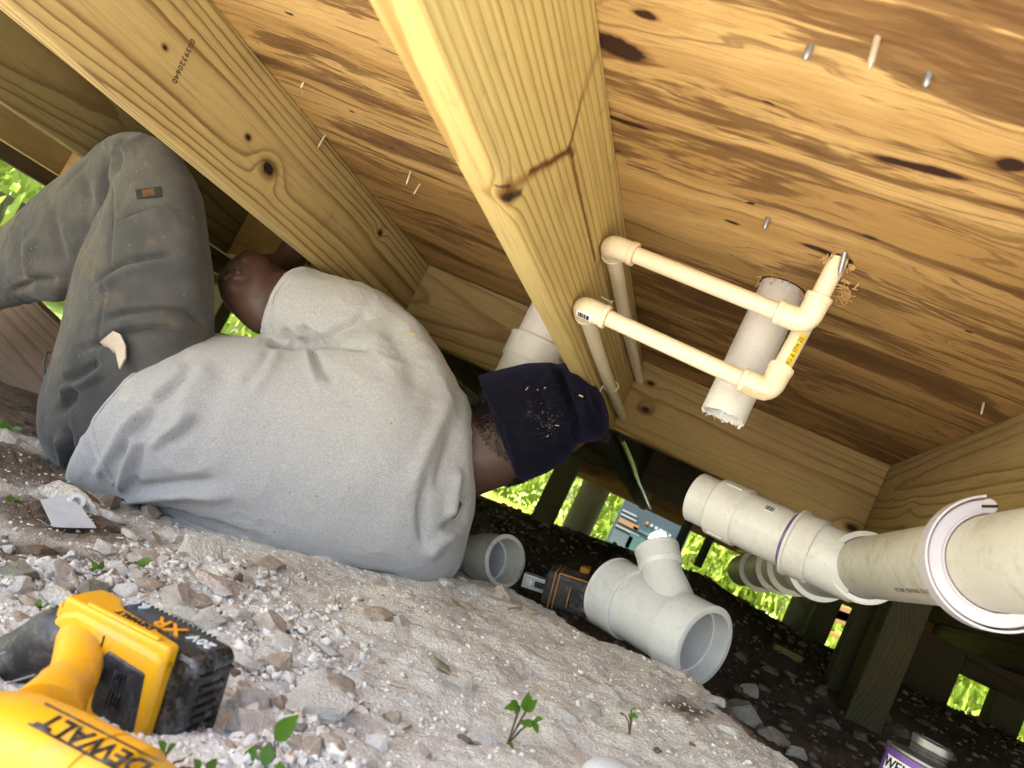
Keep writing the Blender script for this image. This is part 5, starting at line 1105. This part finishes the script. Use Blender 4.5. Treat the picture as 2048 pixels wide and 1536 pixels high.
while cnt < 190 and trial < 6000:
    trial += 1; u = rng.uniform(0, 1750); v = rng.uniform(980, 1536)
    dens = np.clip(1.15 - (u-150)/620, .05, 1) if u < 1300 else .25
    if v < 1020 + (u-0)*.2 and u < 900: continue
    if 60 < u < 240 and 1040 < v < 1135: dens *= .12
    if rng.random() > dens: continue
    q = ground_hit(u, v)
    if q[1] > 2.0: continue
    P = on_ground(u, v); Dp = float(P @ RM[:, 2]); w = rng.choice([16, 20, 26, 34, 44], p=[.3, .28, .22, .14, .06])
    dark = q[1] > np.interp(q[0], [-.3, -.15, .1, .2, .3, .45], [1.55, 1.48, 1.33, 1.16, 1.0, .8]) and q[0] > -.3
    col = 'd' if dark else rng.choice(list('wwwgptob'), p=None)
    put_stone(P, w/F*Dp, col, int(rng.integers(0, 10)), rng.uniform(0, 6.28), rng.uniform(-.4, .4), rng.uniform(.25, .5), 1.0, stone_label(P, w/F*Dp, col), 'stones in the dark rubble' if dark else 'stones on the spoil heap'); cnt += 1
# countless gravel: one mesh per tint
def gravel(name, N, mats, label, sampler, smin, smax):
    ico = stone_mesh('tmp', 3, 2 if smax > .01 and N < 2000 else 1, .8, 1.15, .25, 3); V0 = np.array([v.co[:] for v in ico.vertices]); F0 = [tuple(q.vertices) for q in ico.polygons]; n0 = len(V0)
    Vs = np.empty((N, n0, 3)); 
    for i in range(N):
        P = sampler(); s = smin*(smax/smin)**(rng.random()**2.2); a = rng.uniform(0, 6.28); Rz = np.array([[math.cos(a), -math.sin(a), 0], [math.sin(a), math.cos(a), 0], [0, 0, 1]])
        t = rng.uniform(-.6, .6); Rx = np.array([[1, 0, 0], [0, math.cos(t), -math.sin(t)], [0, math.sin(t), math.cos(t)]])
        Vs[i] = (V0*rng.uniform(.6, 1.3, 3) + rng.normal(0, .16, V0.shape)) @ Rx.T @ Rz.T*s + P + np.array([0, 0, s*.05])
    fa = np.array(F0); Fa = (fa[None] + (np.arange(N)*n0)[:, None, None]).reshape(-1, 3)
    me = bpy.data.meshes.new(name); me.vertices.add(N*n0); me.vertices.foreach_set('co', Vs.reshape(-1)); me.loops.add(Fa.size); me.loops.foreach_set('vertex_index', Fa.reshape(-1).astype(np.int32))
    me.polygons.add(len(Fa)); me.polygons.foreach_set('loop_start', np.arange(0, Fa.size, 3, dtype=np.int32)); me.polygons.foreach_set('material_index', np.repeat(rng.integers(0, len(mats), N), len(F0)).astype(np.int32)); me.update(); me.validate()
    link(name, me, mats, None, 0, label=label, cat='gravel', kind='stuff')
def samp_near():
    while True:
        if rng.random() < .22:
            x, y = rng.uniform(-1.5, .5), rng.uniform(.25, 1.3); return np.array([x, y, float(ground_at(x, y))])
        u = rng.uniform(-60, 1700); v = rng.uniform(960, 1600)
        if u < 900 and v < 1000 + u*.15: continue
        if u < 235 and 1015 < v < 1140 and rng.random() < .8: continue
        if rng.random() > (np.clip(1.2-(u-150)/520, .13, 1)): continue
        q = ground_hit(u, v)
        if q[1] > np.interp(q[0], [-.3, -.15, .1, .2, .3, .45], [1.62, 1.5, 1.36, 1.19, 1.03, .84]): continue
        if q[1] < 2.2: q[2] = float(ground_at(q[0], q[1])); return q
pm = [plain('gravel_white', (.72, .67, .59), .95, .1), plain('gravel_pale', (.64, .58, .49), .95, .1), plain('gravel_tan', (.48, .40, .31), .95, .1), plain('gravel_pinkish', (.60, .51, .43), .95, .1), plain('gravel_dark', (.19, .15, .115), .95, .1)]
def samp_left():
    while True:
        u = rng.uniform(-40, 820); v = rng.uniform(1030, 1590)
        if v < 1030 + u*.2 or rng.random() > np.clip(1.15-(u-120)/560, .04, 1): continue
        if u < 235 and 1030 < v < 1125: continue
        if u < 470 and v > 1180 + max(0, (u-300))*.4: 
            if rng.random() < .93 or u < 400: continue
        q = ground_hit(u, v); q[2] = float(ground_at(q[0], q[1])); return q
gravel('loose_stones', 900, [ROCK['w'], ROCK['g'], ROCK['p'], ROCK['t'], ROCK['w'], ROCK['p']], 'many small broken limestone pieces packed between the larger stones', samp_left, .0045, .013)
gravel('gravel', 11000, pm[:4]+pm[1:4]+pm[1:4]+pm[1:4]+pm[1:4]+pm[1:4]+pm[4:]+pm[4:], 'fine pale gravel and grit strewn over the spoil heap', samp_near, .0008, .0042)
def samp_far():
    while True:
        x = rng.uniform(-1.2, 2.2); y = rng.uniform(1.2, 4.2)
        if y > np.interp(x, [-.3, -.15, .1, .2, .3, .45], [1.6, 1.5, 1.35, 1.18, 1.02, .8]): return np.array([x, y, float(ground_at(x, y))])
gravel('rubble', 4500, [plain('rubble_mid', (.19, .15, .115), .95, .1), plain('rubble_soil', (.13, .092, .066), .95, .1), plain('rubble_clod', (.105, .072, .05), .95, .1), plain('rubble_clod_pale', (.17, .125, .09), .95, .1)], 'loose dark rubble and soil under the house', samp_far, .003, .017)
b = MB()                       # twigs and dry stalks
for k in range(70):
    u = rng.uniform(0, 1100); v = rng.uniform(1000, 1530)
    if u > 450 and rng.random() < .55: continue
    if v < 1010 + u*.2 or (u < 480 and v > 1170): continue
    P = on_ground(u, v, .004); a = rng.uniform(0, 6.28); L_ = rng.uniform(.012, .05); dv = np.array([math.cos(a), math.sin(a), rng.uniform(-.1, .25)])
    b.tube([P, P+dv*L_*.5+rng.normal(0, .002, 3), P+dv*L_], rng.uniform(.0006, .0014), 5)
b.build('twigs', plain('dry_stalk', (.30, .22, .13), .9, .1), None, 60, label='dry stalks and twigs scattered over the soil', cat='twigs', kind='stuff')

# ================================================================== GREENERY
def leafmat(name, a, b_):
    n = NT(name); f = n.noise(n.obj(), 30, 3, .6); c = n.mix(f, a, b_); m_ = n.done(c, .45, .35)
    tr_ = n.N.new('ShaderNodeBsdfTranslucent'); n._in(tr_.inputs[0], tuple(min(1, q*1.5) for q in a)); mx_ = n.N.new('ShaderNodeMixShader'); mx_.inputs[0].default_value = .38
    n.L.new(n.b.outputs[0], mx_.inputs[1]); n.L.new(tr_.outputs[0], mx_.inputs[2]); n.L.new(mx_.outputs[0], n.out.inputs[0]); return m_
leaf_a = leafmat('leaf_fresh', (.10, .21, .022), (.055, .14, .012)); leaf_b = leafmat('leaf_bush', (.40, .46, .09), (.24, .33, .05))
def leaf(b, base, d, nrm, L_, W_, fold=.25, bend=.2):
    d = unit(d); nrm = unit(np.asarray(nrm, float)-d*(np.asarray(nrm, float) @ d)); s_ = np.cross(d, nrm); V = []; prof_ = [0, .55, .95, 1, .8, .42, 0]
    for i, w in enumerate(prof_):
        t = i/(len(prof_)-1); c_ = base + d*L_*t - nrm*bend*L_*t*t; V += [c_ - s_*w*W_/2 + nrm*fold*w*W_/2, c_, c_ + s_*w*W_/2 + nrm*fold*w*W_/2]
    b.add(V, [q for i in range(len(prof_)-1) for q in ((3*i, 3*i+1, 3*i+4, 3*i+3), (3*i+1, 3*i+2, 3*i+5, 3*i+4))])
def sprout(base_px, tips, label, col=leaf_a, stem=.0009):
    """tips: (pixel of leaf base, pixel of leaf tip, width px)"""
    G0 = on_ground(*base_px); root = empty('sprout', G0, label=label, cat='seedling', group='green seedlings'); Dp = G0[1]; b = MB()
    stm = plain('stem', (.10, .07, .045), .7) if 'stem' not in bpy.data.materials else bpy.data.materials['stem']
    for (bu, bv), (tu_, tv), w in tips:
        A = at(bu, bv, Dp-.004); B = at(tu_, tv, Dp-.012-rng.uniform(0, .01)); dp = float(A @ RM[:, 2])
        b.tube([G0, lerp(G0, A, .5)+np.array([0, -.003, .004]), A], stem, 6)
        lb = MB(); leaf(lb, A, B-A, unit(-A)+np.array([0, 0, .5]), dist(A, B), w/F*dp, .22, .12); lb.build('leaf', col, root, 180)
    b.build('stem', stm, root, 60)
sprout((1018, 1482), [((1050, 1424), (1058, 1387), 24), ((1052, 1424), (1072, 1400), 20), ((1040, 1412), (1010, 1415), 18), ((1038, 1412), (1022, 1400), 13), ((1040, 1415), (1030, 1425), 12), ((1045, 1440), (1062, 1452), 22), ((1066, 1442), (1084, 1436), 15), ((1066, 1442), (1076, 1464), 14), ((1018, 1482), (1026, 1494), 8)], 'leafy green seedling alone on the bare pale dirt')
sprout((1257, 1475), [((1250, 1430), (1240, 1425), 6), ((1258, 1428), (1276, 1434), 13), ((1262, 1420), (1270, 1415), 9)], 'thin wilted seedling near the ridge of the dirt heap')
sprout((545, 1545), [((548, 1482), (592, 1432), 40), ((540, 1484), (528, 1536), 30), ((510, 1490), (486, 1545), 26), ((545, 1520), (575, 1545), 16)], 'bright broad-leafed seedling beside the black battery')
sprout((330, 1545), [((330, 1505), (322, 1482), 22), ((332, 1506), (348, 1488), 20), ((330, 1508), (318, 1510), 16), ((368, 1520), (382, 1504), 18), ((290, 1500), (268, 1488), 22), ((415, 1545), (430, 1520), 24), ((400, 1540), (390, 1518), 18)], 'clover-like seedlings growing under the yellow motor housing')
sprout((78, 1225), [((80, 1215), (82, 1198), 12), ((84, 1216), (98, 1206), 14), ((78, 1216), (72, 1206), 10)], 'tiny seedling between the white slabs behind the saw handle')
sprout((275, 1128), [((270, 1126), (304, 1120), 22), ((266, 1126), (250, 1132), 12)], 'flat dark-leafed seedling among the white stones near the shirt')
sprout((195, 1145), [((195, 1140), (185, 1122), 14), ((198, 1140), (206, 1125), 12), ((192, 1142), (180, 1138), 10)], 'feathery seedling at the edge of the brown soil')
sprout((20, 865), [((15, 858), (-5, 845), 14), ((20, 858), (42, 856), 12), ((18, 860), (10, 838), 10)], 'weed growing beside the old plank')
sprout((25, 1005), [((25, 1000), (12, 994), 16), ((27, 1000), (38, 992), 14)], 'round-leafed weed on the brown soil by the paper scrap')
# shrubs outside
def shrub_mesh(name, seed, nl, size):
    r_ = np.random.default_rng(seed); V = []; Fc = []; k = 0
    for c_ in range(nl//22):
        d = unit(r_.normal(size=3)); d[2] = abs(d[2]); cc = d*r_.uniform(.25, 1.0)**.5*np.array([1.1, .8, 1.0])
        for _ in range(22):
            b_ = cc + r_.normal(0, .11, 3); a = unit(r_.normal(size=3)+np.array([0, 0, .4])); s_ = unit(np.cross(a, r_.normal(size=3))); L_ = size*r_.uniform(.6, 1.3); W_ = L_*.36
            V += [b_, b_+a*L_*.5+s_*W_/2, b_+a*L_, b_+a*L_*.5-s_*W_/2]; Fc.append((k, k+1, k+2, k+3)); k += 4
    V = np.array(V); V[:, 2] = np.maximum(V[:, 2], -.02); me = bpy.data.meshes.new(name); me.from_pydata(V.tolist(), [], Fc); me.update(); me.materials.append(leaf_b); return me
SH = [shrub_mesh('foliage', 11+k, 9000, .085) for k in range(3)]
bark = plain('bark', (.16, .12, .08), .9, .1, dirt=.5, dirtcol=(.07, .06, .05), dscale=20)
PLACES = [(-1.3, 7.6, .9, 'broad pale shrub glimpsed past the knit cap'), (.2, 8.2, 1.0, 'light green shrub behind the round concrete pier'), (1.5, 7.7, .95, 'bright shrub glimpsed under the far drain pipe'), (2.9, 7.9, 1.1, 'leafy shrub behind the brown sawhorse'),
          (4.4, 7.8, 1.2, 'leafy shrub at the gap above the rubble bank'), (-3.0, 7.4, 1.1, 'bushy shrub glimpsed between elbow and thigh'), (-4.9, 6.4, 1.2, 'shrub glimpsed beyond the bent knee'), (-6.4, 4.4, 1.3, 'tall shrub beyond the leg, past the grey post'),
          (-6.6, 2.2, 1.2, 'shrub outside, beyond the old plank'), (5.6, 5.5, 1.2, 'shrub outside, beyond the greenish post'), (5.4, 3.0, 1.2, 'shrub outside, beyond the drain pipe side')]
for k, (x, y, s_, lb) in enumerate(PLACES):
    z0 = float(ground_h(np.array([x]), np.array([y]), False)[0]); root = empty('shrub', (x, y, z0), label=lb, cat='shrub', group='shrubs around the house')
    o = bpy.data.objects.new('foliage', SH[k % 3]); C.objects.link(o); o.location = (x, y, z0); o.scale = (s_*1.2, s_, s_*2.0); o.rotation_euler = (0, 0, k*1.3); o.parent = root; o.matrix_parent_inverse = Matrix.Translation((x, y, z0)).inverted()
    MB().tube([(x, y, z0-.05), (x+.05, y, z0+.6*s_), (x+.02, y+.04, z0+1.4*s_)], [.05, .035, .012], 8).build('stem', bark, root, 60)
# lawn blades near the openings
V = []; Fc = []; k = 0
for _ in range(16000):
    x = rng.uniform(-5, 5); y = rng.uniform(5.6, 8); z = -.2; a = rng.uniform(0, 6.28); h_ = rng.uniform(.02, .07); dx, dy = math.cos(a)*.006, math.sin(a)*.006; lx, ly = rng.normal(0, .03, 2)
    V += [(x-dx, y-dy, 0), (x+dx, y+dy, 0), (x+lx, y+ly, h_)]; Fc.append((k, k+1, k+2)); k += 3
V = np.array(V); V[:, 2] += ground_h(V[:, 0], V[:, 1], False); me = bpy.data.meshes.new('grass'); me.from_pydata(V.tolist(), [], Fc); me.update()
link('grass', me, leaf_b, None, 0, label='sunlit grass outside the far edge of the house', cat='grass', kind='stuff')
# printed carton standing outside
cx0, cx1 = at(1243, 1012, 5.6), at(1376, 1075, 5.6); bx0, bx1 = cx0[0], cx1[0]; zb_, zt_ = at(1215, 1075, 5.6)[2]-.12, cx0[2]+.10
crt = empty('carton', ((bx0+bx1)/2, 5.7, zb_), label='teal printed carton with a white product picture standing outside the house', cat='carton')
MB().box((bx0, 5.6, zb_), (bx1, 5.9, zt_)).build('box', plain('carton_teal', (.055, .085, .10), .5, .3), crt, 0, .004)
def pr(u0, v0, w, h_, mat, nm): 
    q = at(u0, v0, 5.6); MB().box((q[0], 5.597, q[2]-h_), (q[0]+w, 5.5995, q[2])).build(nm, mat, crt, 0)
cw = plain('carton_white', (.34, .37, .38), .5); co = plain('carton_orange', (.36, .21, .10), .5); cg = plain('carton_cyan', (.07, .16, .165), .5); cl = plain('carton_pale', (.11, .15, .18), .5)
pr(1246, 1018, .11, .012, cw, 'print_line'); pr(1243, 1026, .12, .012, cw, 'print_line'); pr(1240, 1034, .15, .035, co, 'print_title'); pr(1232, 1048, .18, .012, cw, 'print_line'); pr(1228, 1056, .15, .10, cl, 'print_panel')
pr(1268, 1052, .12, .02, cg, 'print_band'); pr(1262, 1065, .11, .11, cg, 'print_panel')
for k in range(6): pr(1293+k*9, 1042+k*5, .02, .02, co if k == 0 else cw, 'print_icon')
q = at(1320, 1075, 5.58); MB().lathe(q+np.array([0, 0, -.06]), q+np.array([0, 0, .05]), [(0, .05), (.02, .075), (.05, .07), (.08, .05), (.1, .03), (.11, .002)], 20, cap=(True, True)).build('print_picture', cw, crt, 60)
# brown sawhorse seen through the gap
br_ = plain('brown_board', (.34, .18, .075), .8, .2, dirt=.3)
shs = empty('sawhorse', at(1660, 1240, 5.9), label='brown wooden sawhorse glimpsed through the gap between two posts', cat='sawhorse')
for (a, b2, r_) in (((1640, 1212), (1725, 1240), .05), ((1648, 1222), (1725, 1250), .045), ((1615, 1247), (1715, 1290), .016)):
    A, B = at(*a, 5.9), at(*b2, 5.9); dx_ = unit(B-A); MB().obox((A+B)/2, (dx_, [0, 1, 0], unit(np.cross(dx_, [0, 1, 0]))), (dist(A, B)/2, .03, r_)).build('rail', br_, shs, 0, .003)
for a, b2 in (((1650, 1215), (1612, 1290)), ((1722, 1240), (1690, 1310))):
    A, B = at(*a, 5.93), at(*b2, 5.93); MB().tube([A, B], .025, 4).build('leg', br_, shs, 0)
MB().box((at(1578, 1305, 2.9)[0]-.05, 2.9, at(1578, 1305, 2.9)[2]-.12), (at(1578, 1305, 2.9)[0]+.05, 2.98, at(1578, 1300, 2.9)[2]+.0)).build('timber_offcut', j4, None, 0, .004, label='short timber offcut half sunk in the dark rubble', cat='offcut')
